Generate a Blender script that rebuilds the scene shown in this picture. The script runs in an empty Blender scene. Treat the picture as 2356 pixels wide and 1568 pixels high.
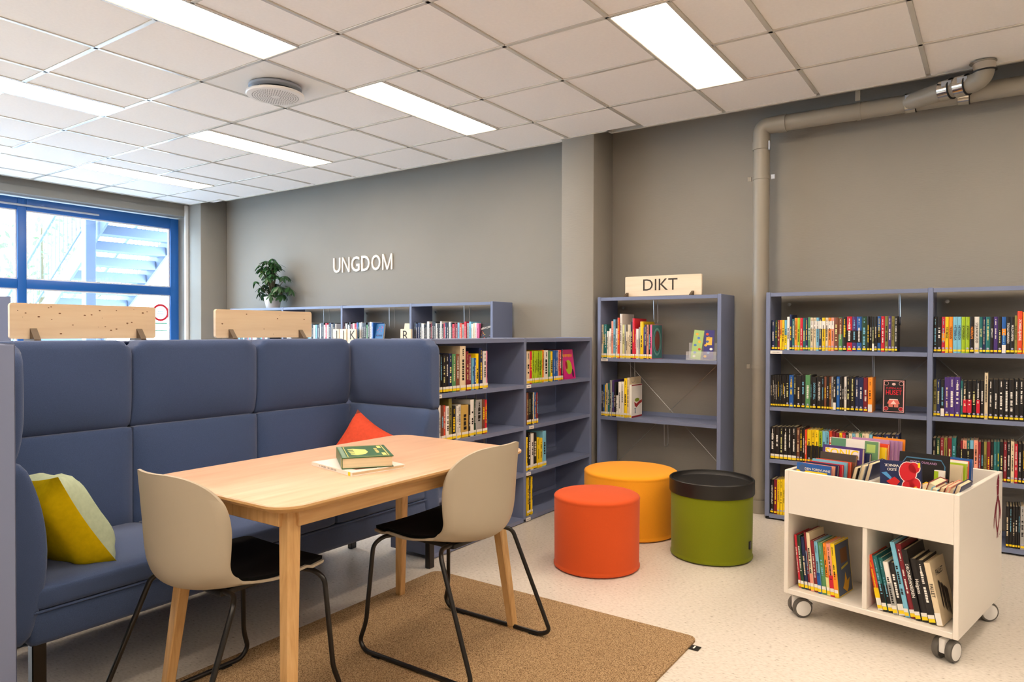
import bpy, bmesh, math, random
from mathutils import Matrix, Vector, Euler
random.seed(7)
PI = math.pi
S = bpy.context.scene
C = S.collection

# ---------------------------------------------------------------- camera
cam_d = bpy.data.cameras.new('camera')
cam = bpy.data.objects.new('camera', cam_d); C.objects.link(cam)
yaw, pitch, roll = math.radians(34.58976), math.radians(-0.72011), math.radians(0.15729)
fw = Vector((-math.sin(yaw)*math.cos(pitch), math.cos(yaw)*math.cos(pitch), math.sin(pitch)))
rt = Vector((math.cos(yaw), math.sin(yaw), 0)); up = rt.cross(fw)
rt, up = math.cos(roll)*rt + math.sin(roll)*up, -math.sin(roll)*rt + math.cos(roll)*up
cam.matrix_world = Matrix(((rt.x, up.x, -fw.x, 0), (rt.y, up.y, -fw.y, 0), (rt.z, up.z, -fw.z, 1.22), (0, 0, 0, 1)))
cam_d.sensor_fit = 'HORIZONTAL'; cam_d.sensor_width = 36; cam_d.lens = 1611.379/2356*36
cam_d.clip_start = 0.05; cam_d.clip_end = 200
S.camera = cam

# ---------------------------------------------------------------- world, daylight, exposure
LAMP = 17.0            # radiance of the ceiling panels
LAMP_COL = (1.0, 0.83, 0.665)
SKY = 13.0
w = bpy.data.worlds.new('world'); S.world = w; w.use_nodes = True
bg = w.node_tree.nodes['Background']
bg.inputs['Color'].default_value = (0.62, 0.81, 1.0, 1); bg.inputs['Strength'].default_value = SKY
S.view_settings.view_transform = 'Standard'; S.view_settings.look = 'None'
S.view_settings.gamma = 1.0; S.view_settings.use_curve_mapping = False
S.view_settings.exposure = 0.15
pl = bpy.data.lights.new('window_portal', 'AREA'); pl.shape = 'RECTANGLE'; pl.size = 1.75; pl.size_y = 7.4
pl.cycles.is_portal = True
po = bpy.data.objects.new('window_portal', pl); C.objects.link(po)
po.location = (-8.30, 1.03, 1.68); po.rotation_euler = (0, -PI/2, 0)

# ---------------------------------------------------------------- materials
def lin(c): return c/12.92 if c <= .04045 else ((c+.055)/1.055)**2.4
def rgb(r, g, b): return (lin(r/255), lin(g/255), lin(b/255), 1)
MATS = {}
def mat(name, col, rough=.5, metal=0., spec=.5, noise=None, bump=None, sheen=0., coat=0.):
    """noise=(scale xyz tuple or float, amount, detail)  bump=(scale, strength, dist)"""
    m = bpy.data.materials.new(name); m.use_nodes = True; MATS[name] = m
    nt = m.node_tree; b = nt.nodes['Principled BSDF']
    b.inputs['Base Color'].default_value = col; b.inputs['Roughness'].default_value = rough
    b.inputs['Metallic'].default_value = metal; b.inputs['Specular IOR Level'].default_value = spec
    b.inputs['Sheen Weight'].default_value = sheen; b.inputs['Coat Weight'].default_value = coat
    tc = nt.nodes.new('ShaderNodeTexCoord')
    def mapped(sc):
        mp = nt.nodes.new('ShaderNodeMapping'); nt.links.new(tc.outputs['Object'], mp.inputs['Vector'])
        mp.inputs['Scale'].default_value = sc if isinstance(sc, tuple) else (sc, sc, sc); return mp
    if noise:
        mp = mapped(noise[0]); n = nt.nodes.new('ShaderNodeTexNoise'); n.inputs['Scale'].default_value = 1
        n.inputs['Detail'].default_value = noise[2] if len(noise) > 2 else 3
        nt.links.new(mp.outputs[0], n.inputs['Vector'])
        mr = nt.nodes.new('ShaderNodeMapRange'); mr.inputs['From Min'].default_value = .25; mr.inputs['From Max'].default_value = .75
        mr.inputs['To Min'].default_value = 1-noise[1]; mr.inputs['To Max'].default_value = 1+noise[1]
        nt.links.new(n.outputs['Fac'], mr.inputs['Value'])
        mx = nt.nodes.new('ShaderNodeMix'); mx.data_type = 'RGBA'; mx.blend_type = 'MULTIPLY'; mx.inputs['Factor'].default_value = 1
        mx.inputs[6].default_value = col; nt.links.new(mr.outputs[0], mx.inputs[7]); nt.links.new(mx.outputs[2], b.inputs['Base Color'])
    if bump:
        mp = mapped(bump[0]); n = nt.nodes.new('ShaderNodeTexNoise'); n.inputs['Scale'].default_value = 1; n.inputs['Detail'].default_value = 2
        nt.links.new(mp.outputs[0], n.inputs['Vector'])
        bp = nt.nodes.new('ShaderNodeBump'); bp.inputs['Strength'].default_value = bump[1]; bp.inputs['Distance'].default_value = bump[2]
        nt.links.new(n.outputs['Fac'], bp.inputs['Height']); nt.links.new(bp.outputs[0], b.inputs['Normal'])
    return m
def ramp_mat(name, scale, stops, rough, bump=0, detail=4, spec=.3, distortion=0.):
    """colour ramp over stretched noise: wood grain, linoleum speckle, rug yarn"""
    m = mat(name, (1, 1, 1, 1), rough, spec=spec); nt = m.node_tree; b = nt.nodes['Principled BSDF']
    tc = [n for n in nt.nodes if n.type == 'TEX_COORD'][0]
    mp = nt.nodes.new('ShaderNodeMapping'); nt.links.new(tc.outputs['Object'], mp.inputs['Vector']); mp.inputs['Scale'].default_value = scale
    n = nt.nodes.new('ShaderNodeTexNoise'); n.inputs['Scale'].default_value = 1; n.inputs['Detail'].default_value = detail
    n.inputs['Distortion'].default_value = distortion
    nt.links.new(mp.outputs[0], n.inputs['Vector'])
    r = nt.nodes.new('ShaderNodeValToRGB'); e = r.color_ramp.elements
    while len(e) < len(stops): e.new(.5)
    for i, (p, c) in enumerate(stops): e[i].position = p; e[i].color = c
    nt.links.new(n.outputs['Fac'], r.inputs[0]); nt.links.new(r.outputs[0], b.inputs['Base Color'])
    if bump:
        bp = nt.nodes.new('ShaderNodeBump'); bp.inputs['Strength'].default_value = bump; bp.inputs['Distance'].default_value = .002
        nt.links.new(n.outputs['Fac'], bp.inputs['Height']); nt.links.new(bp.outputs[0], b.inputs['Normal'])
    return m
def emis(name, col, strength):
    m = bpy.data.materials.new(name); m.use_nodes = True; nt = m.node_tree; nt.nodes.clear()
    e = nt.nodes.new('ShaderNodeEmission'); e.inputs[0].default_value = (*col, 1); e.inputs[1].default_value = strength
    o = nt.nodes.new('ShaderNodeOutputMaterial'); nt.links.new(e.outputs[0], o.inputs[0]); return m
def objcol(name, rough, spec=.5):
    m = mat(name, (1, 1, 1, 1), rough, spec=spec); nt = m.node_tree
    oi = nt.nodes.new('ShaderNodeObjectInfo'); nt.links.new(oi.outputs['Color'], nt.nodes['Principled BSDF'].inputs['Base Color']); return m

WALL = mat('grey_wall_paint', rgb(150, 146, 138), .75, spec=.25, noise=((2, 2, 2), .03), bump=((30, 30, 260), .35, .002))
WALLW = mat('unseen_wall_grey', rgb(150, 146, 140), .8, spec=.2)  # mid grey chosen so the unseen walls bounce less light
TILE = mat('ceiling_tile', rgb(243, 240, 237), .9, spec=.1, noise=(60., .02), bump=(400., .15, .001))
BARM = mat('white_enamel', rgb(222, 218, 208), .24, metal=.4)
FLOOR = ramp_mat('linoleum', (60, 110, 60), [(.27, rgb(150, 140, 126)), (.36, rgb(206, 198, 186)), (.55, rgb(220, 213, 202)), (.8, rgb(226, 219, 209))], .32, spec=.4, detail=6)
BLUE = mat('blue_grey_powder_coat', rgb(118, 128, 158), .42, spec=.4, noise=(900., .03))
FABRIC = mat('blue_wool_fabric', rgb(68, 86, 124), .95, spec=.15, noise=((900, 900, 900), .22, 1), bump=((700, 700, 700), .5, .002), sheen=.25)
BLACKM = mat('black_metal', rgb(22, 20, 19), .3, spec=.5)
BLACKP = mat('black_plastic', rgb(24, 23, 22), .45)
BLACKF = mat('black_seat_fabric', rgb(14, 14, 14), .95, spec=.1, noise=(1200., .3, 1))
SHELL = mat('beige_plastic_shell', rgb(178, 167, 147), .5, spec=.35)
TOPM = ramp_mat('beech_laminate', (26, 3.0, 26), [(.25, rgb(208, 164, 132)), (.5, rgb(218, 176, 145)), (.75, rgb(226, 187, 157))], .38, detail=5, spec=.4)
OAK = ramp_mat('oak', (60, 60, 5), [(.2, rgb(186, 142, 88)), (.5, rgb(208, 166, 110)), (.8, rgb(220, 182, 128))], .42, detail=4, spec=.4, distortion=.6)
OAKH = ramp_mat('oak_edge', (60, 4, 60), [(.2, rgb(186, 142, 88)), (.5, rgb(204, 162, 108)), (.8, rgb(216, 178, 124))], .42, detail=4, spec=.4)
PINE = ramp_mat('pine_board', (40, 2.2, 30), [(.25, rgb(226, 196, 158)), (.5, rgb(236, 210, 174)), (.75, rgb(242, 220, 186))], .55, detail=4)
BIRCH = ramp_mat('birch_board', (2.2, 40, 30), [(.25, rgb(228, 208, 178)), (.5, rgb(238, 220, 192)), (.75, rgb(242, 226, 202))], .55, detail=4)
KNOT = mat('pine_knot', rgb(128, 84, 44), .6)
DKWOOD = mat('dark_bracket', rgb(92, 76, 58), .6)
RUG = ramp_mat('rug_wool', (340, 200, 340), [(.32, rgb(84, 66, 46)), (.45, rgb(146, 118, 86)), (.58, rgb(178, 150, 114)), (.75, rgb(200, 172, 136))], .98, bump=.9, detail=6, spec=.05)
WHITEL = mat('white_laminate', rgb(232, 226, 216), .4, spec=.4)
ORANGE = mat('orange_felt', rgb(212, 84, 36), .85, spec=.15, noise=(700., .06, 1), sheen=.1)
YELLOW = mat('amber_felt', rgb(246, 164, 36), .85, spec=.15, noise=(700., .06, 1), sheen=.1)
GREEN = mat('moss_green_felt', rgb(118, 126, 14), .85, spec=.15, noise=(700., .06, 1), sheen=.1)
PIPE = mat('grey_painted_pipe', rgb(146, 140, 128), .4, spec=.45)
STEEL = mat('polished_steel', rgb(205, 200, 190), .12, metal=1.)
WIRE = mat('zinc_wire', rgb(170, 170, 172), .3, metal=1.)
RUBBER = mat('black_rubber', rgb(20, 20, 20), .6)
GREYR = mat('grey_rubber', rgb(92, 88, 82), .55)
FRAMEB = mat('window_blue_paint', rgb(22, 92, 168), .35, spec=.5)
GALV = mat('galvanised_steel', rgb(170, 178, 190), .5, metal=.3)
STAIRM = mat('darkened_galvanised_steel', rgb(126, 138, 158), .6, metal=.2)  # darkened in colour so the stair keeps its shade under the strong sky
WHITEP = mat('white_paint', rgb(232, 230, 226), .4)
POTM = mat('white_ceramic', rgb(226, 222, 216), .35)
LEAF = mat('green_leaf', rgb(46, 86, 44), .38, spec=.5, noise=(30., .35))
LEAFL = mat('young_leaf', rgb(128, 164, 62), .4, spec=.5)
LEAFO = mat('pale_birch_leaf', rgb(104, 126, 84), .6)
STEM = mat('plant_stem', rgb(84, 74, 48), .7)
SOIL = mat('soil', rgb(52, 40, 30), .95)
PAPER = mat('paper_pages', rgb(226, 208, 172), .85, spec=.1, noise=((4, 4, 900), .07, 1))
COVER = objcol('book_cover', .38, .45)
PRINT = objcol('flat_print', .5, .3)
LABW = mat('white_label', rgb(236, 232, 224), .5)
LABY = mat('yellow_label', rgb(250, 214, 20), .5)
LETW = mat('cream_letter', rgb(236, 226, 212), .5)
LETD = mat('dark_letter', rgb(62, 52, 40), .6)
ORCUSH = mat('orange_cushion_cotton', rgb(222, 84, 58), .9, spec=.1, noise=(60., .08))
PKCUSH = mat('pink_cushion_cotton', rgb(222, 132, 112), .9, spec=.1, noise=(60., .08))
YLCUSH = mat('mustard_cushion_cotton', rgb(214, 184, 8), .9, spec=.1, noise=(60., .08))
GNCUSH = mat('sage_cushion_cotton', rgb(176, 190, 162), .9, spec=.1, noise=(60., .08))
VOID = mat('dark_void', rgb(46, 44, 42), .9)
CONC = mat('pale_ground', rgb(190, 192, 196), .9)
RED = mat('red_ink', rgb(128, 22, 46), .6)
DARK = mat('dark_holes', rgb(70, 66, 62), .8)
LAMPM = emis('lit_diffuser', LAMP_COL, LAMP)
gm = bpy.data.materials.new('window_glass'); gm.use_nodes = True; nt = gm.node_tree; nt.nodes.clear()
t_ = nt.nodes.new('ShaderNodeBsdfTransparent'); g_ = nt.nodes.new('ShaderNodeBsdfGlossy'); g_.inputs['Roughness'].default_value = .02
m_ = nt.nodes.new('ShaderNodeMixShader'); m_.inputs[0].default_value = .05; o_ = nt.nodes.new('ShaderNodeOutputMaterial')
t_.inputs[0].default_value = (.95, .97, .98, 1)
nt.links.new(t_.outputs[0], m_.inputs[1]); nt.links.new(g_.outputs[0], m_.inputs[2]); nt.links.new(m_.outputs[0], o_.inputs[0])
GLASS = gm
am = mat('clear_acrylic', (1, 1, 1, 1), .05); am.node_tree.nodes['Principled BSDF'].inputs['Alpha'].default_value = .18
ACRYL = am

# ---------------------------------------------------------------- mesh helpers
class MB:
    def __init__(s): s.v = []; s.f = []; s.i = []
    def add(s, v, f, mi=0):
        n = len(s.v); s.v += [tuple(p) for p in v]; s.f += [tuple(n+k for k in q) for q in f]; s.i += [mi]*len(f); return s
    def box(s, x0, x1, y0, y1, z0, z1, mi=0, M=None):
        v = [(x, y, z) for x in (x0, x1) for y in (y0, y1) for z in (z0, z1)]
        if M: v = [M @ Vector(p) for p in v]
        return s.add(v, [(0, 1, 3, 2), (4, 6, 7, 5), (0, 4, 5, 1), (2, 3, 7, 6), (0, 2, 6, 4), (1, 5, 7, 3)], mi)
    def rbox(s, x0, x1, y0, y1, z0, z1, r=.004, seg=2, mi=0, M=None):
        bm = bmesh.new(); bmesh.ops.create_cube(bm, size=1)
        for p in bm.verts:
            p.co = Vector(((x0+x1)/2+p.co.x*(x1-x0), (y0+y1)/2+p.co.y*(y1-y0), (z0+z1)/2+p.co.z*(z1-z0)))
        bmesh.ops.bevel(bm, geom=bm.edges[:], offset=r, segments=seg, profile=.5, affect='EDGES')
        bm.verts.index_update()
        v = [(M @ p.co) if M else p.co.copy() for p in bm.verts]; f = [[q.index for q in a.verts] for a in bm.faces]
        bm.free(); return s.add(v, f, mi)
    def tube(s, pts, r, n=8, caps=True, mi=0, closed=False):
        P = [Vector(p) for p in pts]; rings = []; ref = None; m = len(P)
        for k in range(m):
            if closed: t = P[(k+1) % m]-P[k-1]
            else: t = P[min(k+1, m-1)]-P[max(k-1, 0)]
            t.normalize()
            if ref is None: ref = t.orthogonal().normalized()
            ref = (ref-t*ref.dot(t)).normalized(); b = t.cross(ref)
            rr = r[k] if isinstance(r, (list, tuple)) else r
            rings.append([P[k]+(ref*math.cos(2*PI*j/n)+b*math.sin(2*PI*j/n))*rr for j in range(n)])
        v = [p for q in rings for p in q]; f = []
        for k in range(m if closed else m-1):
            k2 = (k+1) % m
            for j in range(n): f.append((k*n+j, k*n+(j+1) % n, k2*n+(j+1) % n, k2*n+j))
        if caps and not closed: f += [tuple(range(n))[::-1], tuple((m-1)*n+j for j in range(n))]
        return s.add(v, f, mi)
    def lathe(s, prof, n=32, c=(0, 0, 0), M=None, mi=0):
        v = []; f = []; m = len(prof)
        for (r, z) in prof:
            for j in range(n):
                p = Vector((r*math.cos(2*PI*j/n), r*math.sin(2*PI*j/n), z)); p = (M @ p) if M else p
                v.append(p+Vector(c))
        for k in range(m-1):
            for j in range(n): f.append((k*n+j, k*n+(j+1) % n, (k+1)*n+(j+1) % n, (k+1)*n+j))
        if len(prof) > 2 and prof[0][0] > 1e-6: f.append(tuple(range(n))[::-1])
        if len(prof) > 2 and prof[-1][0] > 1e-6: f.append(tuple((m-1)*n+j for j in range(n)))
        return s.add(v, f, mi)
    def prism(s, poly, h0, h1, M=None, mi=0):
        """poly (x,y) extruded in z"""
        n = len(poly); v = [Vector((x, y, h0)) for x, y in poly]+[Vector((x, y, h1)) for x, y in poly]
        if M: v = [M @ p for p in v]
        return s.add(v, [tuple(range(n))[::-1], tuple(range(n, 2*n))]+[(k, (k+1) % n, n+(k+1) % n, n+k) for k in range(n)], mi)
    def quad(s, a, b, c, d, mi=0): return s.add([a, b, c, d], [(0, 1, 2, 3)], mi)
    def mesh(s, name, mats, smooth=False, angle=35):
        me = bpy.data.meshes.new(name); me.from_pydata(s.v, [], s.f)
        for m in (mats if isinstance(mats, (list, tuple)) else [mats]): me.materials.append(m)
        if any(s.i): me.polygons.foreach_set('material_index', s.i)
        bm = bmesh.new(); bm.from_mesh(me); bmesh.ops.recalc_face_normals(bm, faces=bm.faces[:]); bm.to_mesh(me); bm.free()
        if smooth:
            me.shade_smooth(); me.set_sharp_from_angle(angle=math.radians(angle))
        me.update(); return me
    def build(s, name, mats, parent=None, smooth=False, angle=35, loc=None, rot=None, color=None):
        return inst(name, s.mesh(name, mats, smooth, angle), parent, loc, rot, color)
def inst(name, me, parent=None, loc=None, rot=None, color=None):
    o = bpy.data.objects.new(name, me); C.objects.link(o)
    if parent: o.parent = parent
    if loc is not None: o.location = loc
    if rot is not None: o.rotation_euler = rot
    if color: o.color = color
    return o
def empty(name, loc=(0, 0, 0), rz=0., rot=None):
    o = bpy.data.objects.new(name, None); C.objects.link(o); o.location = loc; o.empty_display_size = .1
    o.rotation_euler = rot if rot else (0, 0, rz); return o
def tag(o, label, cat, group=None):
    o['label'] = label; o['category'] = cat
    if group: o['group'] = group
    return o
def struct(o, label=None):
    o['kind'] = 'structure'
    if label: o['label'] = label
    return o
def copy_tree(o, parent=None):
    c = o.copy(); C.objects.link(c); c.parent = parent
    for ch in o.children: copy_tree(ch, c)
    return c
def fillet(pts, r, n=5):
    P = [Vector(p) for p in pts]; out = [P[0]]
    for k in range(1, len(P)-1):
        a, b, c = P[k-1], P[k], P[k+1]; d1 = (a-b); d2 = (c-b); rr = min(r, d1.length*.45, d2.length*.45)
        p1 = b+d1.normalized()*rr; p2 = b+d2.normalized()*rr
        for j in range(n+1):
            t = j/n; out.append((1-t)**2*p1+2*t*(1-t)*b+t*t*p2)
    return out+[P[-1]]
def cushion(size, r, n=10, bulge=None, top_r=None):
    """rounded box from a subdivided cube; bulge(p) -> offset vector"""
    hx, hy, hz = (q/2 for q in size); v = {}; V = []; F = []
    def idx(p):
        k = tuple(round(q, 5) for q in p)
        if k not in v:
            v[k] = len(V); q = Vector((p[0]*hx, p[1]*hy, p[2]*hz))
            c = Vector((max(-hx+r, min(hx-r, q.x)), max(-hy+r, min(hy-r, q.y)), max(-hz+r, min(hz-r, q.z))))
            d = q-c
            if d.length > 1e-9: q = c+d.normalized()*r
            if bulge: q = q+Vector(bulge(p))
            V.append(q)
        return v[k]
    # concentrate lines near edges
    def g(t): return math.copysign(abs(t)**.8, t)
    T = [g(-1+2*k/n) for k in range(n+1)]
    for ax in range(3):
        for sg in (-1, 1):
            for i in range(n):
                for j in range(n):
                    q = []
                    for a, b in ((T[i], T[j]), (T[i+1], T[j]), (T[i+1], T[j+1]), (T[i], T[j+1])):
                        p = [0, 0, 0]; p[ax] = sg; p[(ax+1) % 3] = a; p[(ax+2) % 3] = b; q.append(idx(p))
                    F.append(q)
    return V, F
FONTS = {}
def text_mesh(txt, size, depth=0., bold=False, bevel=0.):
    key = (txt, size, depth, bold)
    if key in FONTS: return FONTS[key]
    cu = bpy.data.curves.new('txt', 'FONT'); cu.body = txt; cu.size = size; cu.extrude = depth; cu.align_x = 'CENTER'; cu.align_y = 'CENTER'
    cu.resolution_u = 3
    if bold: cu.offset = size*.012
    o = bpy.data.objects.new('txt', cu); C.objects.link(o)
    dg = bpy.context.evaluated_depsgraph_get(); dg.update()
    me = bpy.data.meshes.new_from_object(o.evaluated_get(dg)); bpy.data.objects.remove(o); bpy.data.curves.remove(cu)
    me.materials.clear(); FONTS[key] = me; return me
def text(name, txt, size, material, parent, loc, rot, depth=0., bold=False, color=None, scale=None, label=None):
    me = text_mesh(txt, size, depth, bold).copy(); me.materials.append(material)
    o = inst(name, me, parent, loc, rot, color)
    if scale: o.scale = scale
    if label: o['label'] = label
    return o
# ---------------------------------------------------------------- room shell
XL, XR, YB, YF, ZC = -7.96, 3.6, 5.04, -3.2, 2.718
GX, GY, T = -2.133, 3.015, .6
def gx(k): return GX+T*k
def gy(k): return GY+T*k
struct(MB().box(XL-.4, XR+.2, YF-.2, YB+.2, -.1, 0).build('floor', FLOOR))
struct(MB().box(XL-.4, XR+.2, YB, YB+.2, 0, 3.2).build('wall_back', WALL))
struct(MB().box(XR, XR+.2, YF-.2, YB, 0, 3.2).build('wall_right', WALLW))
struct(MB().box(XL-.4, XR+.2, YF-.2, YF, 0, 3.2).build('wall_front', WALLW))
wl = MB(); wy0, wy1, wz0, wz1 = -2.65, 4.685, .86, 2.585
wl.box(XL-.4, XL, YF, wy0, 0, 3.2).box(XL-.4, XL, wy1, YB, 0, 3.2).box(XL-.4, XL, wy0, wy1, 0, wz0).box(XL-.4, XL, wy0, wy1, wz1, 3.2)
struct(wl.build('wall_left', WALL))
struct(MB().box(XL-.4, XR+.2, YF-.2, YB+.2, 3.1, 3.2).build('ceiling', VOID), 'dark structural slab above the suspended ceiling')
# pillars of the back wall
struct(MB().rbox(-2.79, -2.505, 4.715, YB, 0, 3.1, .012, 2).build('trim_1', WALL, smooth=True), 'grey wall pillar between the reading corner and the shelves')
struct(MB().rbox(XL, -7.68, 4.70, YB, 0, 3.1, .012, 2).build('trim_2', WALL, smooth=True), 'grey wall pillar in the corner beside the window')
struct(MB().rbox(XL+.0, XL+.035, 4.655, 4.70, 0, 2.72, .012, 2).build('trim_3', WHITEP, smooth=True), 'white cable duct beside the window')
# suspended ceiling
KX0, KX1, KY0, KY1 = -10, 10, -11, 3
yedge = 4.776; cx0 = -7.87
grid = MB().box(cx0, XR, YF, 4.715, ZC+.03, ZC+.05)
for a, b in ((-7.30, -2.79), (-2.375, XR)): grid.box(a, b, 4.7, yedge, ZC+.03, ZC+.05)
sus = grid.build('ceiling', VOID); struct(sus, 'suspended ceiling of white mineral tiles in a metal grid')
lamps = [(a, b) for a in (-8, -5, -2, 1, 4, 7) for b in (0, -3, -6, -9)]
def in_lamp(kx, ky):
    for a, b in lamps:
        if kx == a and ky in (b, b+1): return True
    return False
def tile_mesh(w_, h_):
    m = MB(); m.rbox(-w_/2, w_/2, -h_/2, h_/2, 0, .014, .003, 1); return m.mesh('ceiling_tile', TILE)
TM = {}
def tile(x0, x1, y0, y1):
    g = .011; k = (round(x1-x0, 3), round(y1-y0, 3))
    if k not in TM: TM[k] = tile_mesh(k[0]-2*g, k[1]-2*g)
    inst('ceiling_tile', TM[k], sus, ((x0+x1)/2, (y0+y1)/2, ZC+.002+random.uniform(0, .0015)))
VENT = (-3, -1)
for kx in range(KX0, KX1):
    for ky in range(KY0, KY1):
        x0, x1, y0, y1 = max(gx(kx), cx0), min(gx(kx+1), XR), max(gy(ky), YF), min(gy(ky+1), yedge)
        if x1-x0 < .05 or y1-y0 < .05 or (kx, ky) == VENT: continue
        if ky == 2:
            if x0 > -2.8 and x0 < -2.4: y1 = 4.715
            elif kx == -10: y1 = 4.69
        if in_lamp(kx, ky): tile(gx(kx)+.3, x1, y0, y1)
        else: tile(x0, x1, y0, y1)
# T bars
bw = .012; barX = {}; 
def bar(x0, x1, y0, y1):
    inst('grid_bar', MB().rbox(x0, x1, y0, y1, ZC-.003, ZC+.02, .002, 1).mesh('grid_bar', BARM), sus)
for kx in range(KX0+1, KX1):
    if gx(kx) < XR: bar(gx(kx)-bw, gx(kx)+bw, YF, 4.70)
for ky in range(KY0+1, KY1):
    if gy(ky) < YF: continue
    cuts = []
    for a, b in lamps:
        if ky == b+1: cuts.append((gx(a), gx(a)+.3))
    cuts.sort(); x = cx0
    for a, b in cuts: bar(x, a, gy(ky)-bw, gy(ky)+bw); x = b
    bar(x, XR, gy(ky)-bw, gy(ky)+bw)
for a, b in lamps: bar(gx(a)+.3-bw, gx(a)+.3+bw, gy(b), min(gy(b+2), yedge))
# edge trims
def edge(x0, x1, y0, y1): inst('edge_trim', MB().box(x0, x1, y0, y1, ZC-.004, ZC+.03).mesh('edge_trim', BARM), sus)
edge(-7.30, -2.79, yedge-.02, yedge); edge(-2.375, XR, yedge-.02, yedge)
edge(-2.79, -2.375, 4.70, 4.715); edge(cx0, -7.30, 4.675, 4.69); edge(-2.39, -2.375, 4.70, yedge); edge(-7.30, -7.285, 4.68, yedge); edge(cx0-.01, cx0+.01, YF, 4.69)
# sheet closing the side gap above the window wall, shade put into its colour
struct(MB().box(XL, cx0-.01, YF, 4.70, ZC+.04, ZC+.06).build('trim_4', VOID), 'sheet coloured dark as the shade in the gap between ceiling edge and window wall')

# ceiling lights
where = {(-8, 0): 'fully visible one nearest the blue window', (-5, 0): 'fully visible one left of the perforated air diffuser', (-2, 0): 'between the diffuser and the wall pillar',
 (1, 0): 'rightmost one, beside the pipe', (-2, -3): 'cut by the top edge, above the diffuser', (-5, -3): 'cut by the left edge, above the blue window', (-8, -3): 'tiny sliver at the left edge'}
lm_f = MB()
for q in ((-.15, -.142, -.6, .6), (.142, .15, -.6, .6), (-.142, .142, -.6, -.592), (-.142, .142, .592, .6)): lm_f.box(*q, -.004, .03)
lm_f = lm_f.mesh('frame', BARM); lm_d = MB().box(-.142, .142, -.592, .592, 0, .02).mesh('diffuser', LAMPM)
for a, b in lamps:
    e = empty('ceiling_light', (gx(a)+.15, gy(b+1), ZC)); inst('frame', lm_f, e); inst('diffuser', lm_d, e)
    if (a, b) in where: lab = 'long lit white ceiling panel, '+where[(a, b)]
    else: lab = 'long lit white ceiling panel outside the picture, behind the viewer'
    tag(e, lab, 'ceiling light', 'long lit ceiling panels')

# air diffuser
e = empty('air_diffuser', (gx(-2.5), gy(-.5), ZC)); tag(e, 'round perforated white air diffuser hanging under its ceiling plate', 'air diffuser')
MB().rbox(-.29, .29, -.29, .29, -.001, .012, .003, 1).build('ceiling_plate', WHITEP, e)
MB().lathe([(.13, 0), (.155, -.006), (.155, -.02), (.13, -.03), (.128, .0)], 40).build('collar', GALV, e, True)
MB().lathe([(.127, -.001), (.127, -.012), (0, -.012)], 40).build('opening', RUBBER, e)
dm = Matrix.Translation((0, 0, -.062))
MB().lathe([(0, .016), (.15, .016), (.17, .012), (.172, .004), (.166, -.002), (.15, -.004), (0, -.004)], 48, M=dm).build('perforated_disc', WHITEP, e, True)
hm = MB()
for ring in range(1, 9):
    n = 10+ring*6
    for j in range(n):
        a = 2*PI*(j+.5*(ring % 2))/n; r = .018+ring*.0145
        hm.lathe([(.0038, 0), (0, -.0006)], 5, (r*math.cos(a), r*math.sin(a), -.0668))
ho = hm.build('perforations', DARK, e); ho['kind'] = 'stuff'
for k in range(3):
    a = 2*PI*k/3+.5; MB().tube([(.11*math.cos(a), .11*math.sin(a), -.05), (.11*math.cos(a), .11*math.sin(a), 0)], .004).build('hanger', GALV, e)

# ---------------------------------------------------------------- window in the left wall
XF = -8.12
win = struct(MB().box(XL-.02, XL+.012, wy0-.06, wy1+.035, wz1, wz1+.07).build('window_1', WALL), 'long blue framed window with transoms')
def wpart(name, y0, y1, z0, z1, m=FRAMEB, x0=XF-.04, x1=XF+.04): return MB().rbox(x0, x1, y0, y1, z0, z1, .006, 2).build(name, m, win, True)
MB().box(XL-.36, XL+.004, wy1-.003, wy1+.012, wz0, wz1).build('reveal', WALL, win)
MB().box(XL-.36, XL+.004, wy0, wy1, wz1-.003, wz1+.01).build('reveal', WALL, win)
MB().box(XL-.36, XL+.08, wy0, wy1, wz0-.03, wz0+.003).build('window_sill', WHITEP, win)
top0 = 2.44; 
mull = [(2.975, 3.055), (1.375, 1.455), (-.225, -.145), (-1.56, -1.48)]
ys = [wy0+.09]+[q for m in mull[::-1] for q in m]+[4.56]
wpart('jamb', 4.56, 4.66, wz0, 2.56); wpart('jamb', wy0, wy0+.09, wz0, 2.56)
for a, b in mull: wpart('mullion', a, b, wz0, 2.56)
for k in range(len(mull)+1):
    y0, y1 = ys[2*k], ys[2*k+1]
    wpart('head_rail', y0, y1, top0, 2.56); wpart('bottom_rail', y0, y1, wz0, wz0+.09)
    wpart('transom', y0, y1, 1.65, 1.742, x0=XF-.035, x1=XF+.035)
    for z0, z1 in ((wz0+.09, 1.65), (1.742, top0)):
        MB().box(XF-.006, XF, y0, y1, z0, z1).build('pane', GLASS, win)
        b = MB(); t = .014
        for q in ((y0, y1, z0, z0+t), (y0, y1, z1-t, z1), (y0, y0+t, z0+t, z1-t), (y1-t, y1, z0+t, z1-t)): b.box(XF, XF+.02, *q)
        b.build('glazing_bead', WHITEP, win)
MB().rbox(XF+.04, XF+.058, 2.1, 3.75, 2.475, 2.495, .004, 1).build('air_vent', GALV, win)
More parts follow.
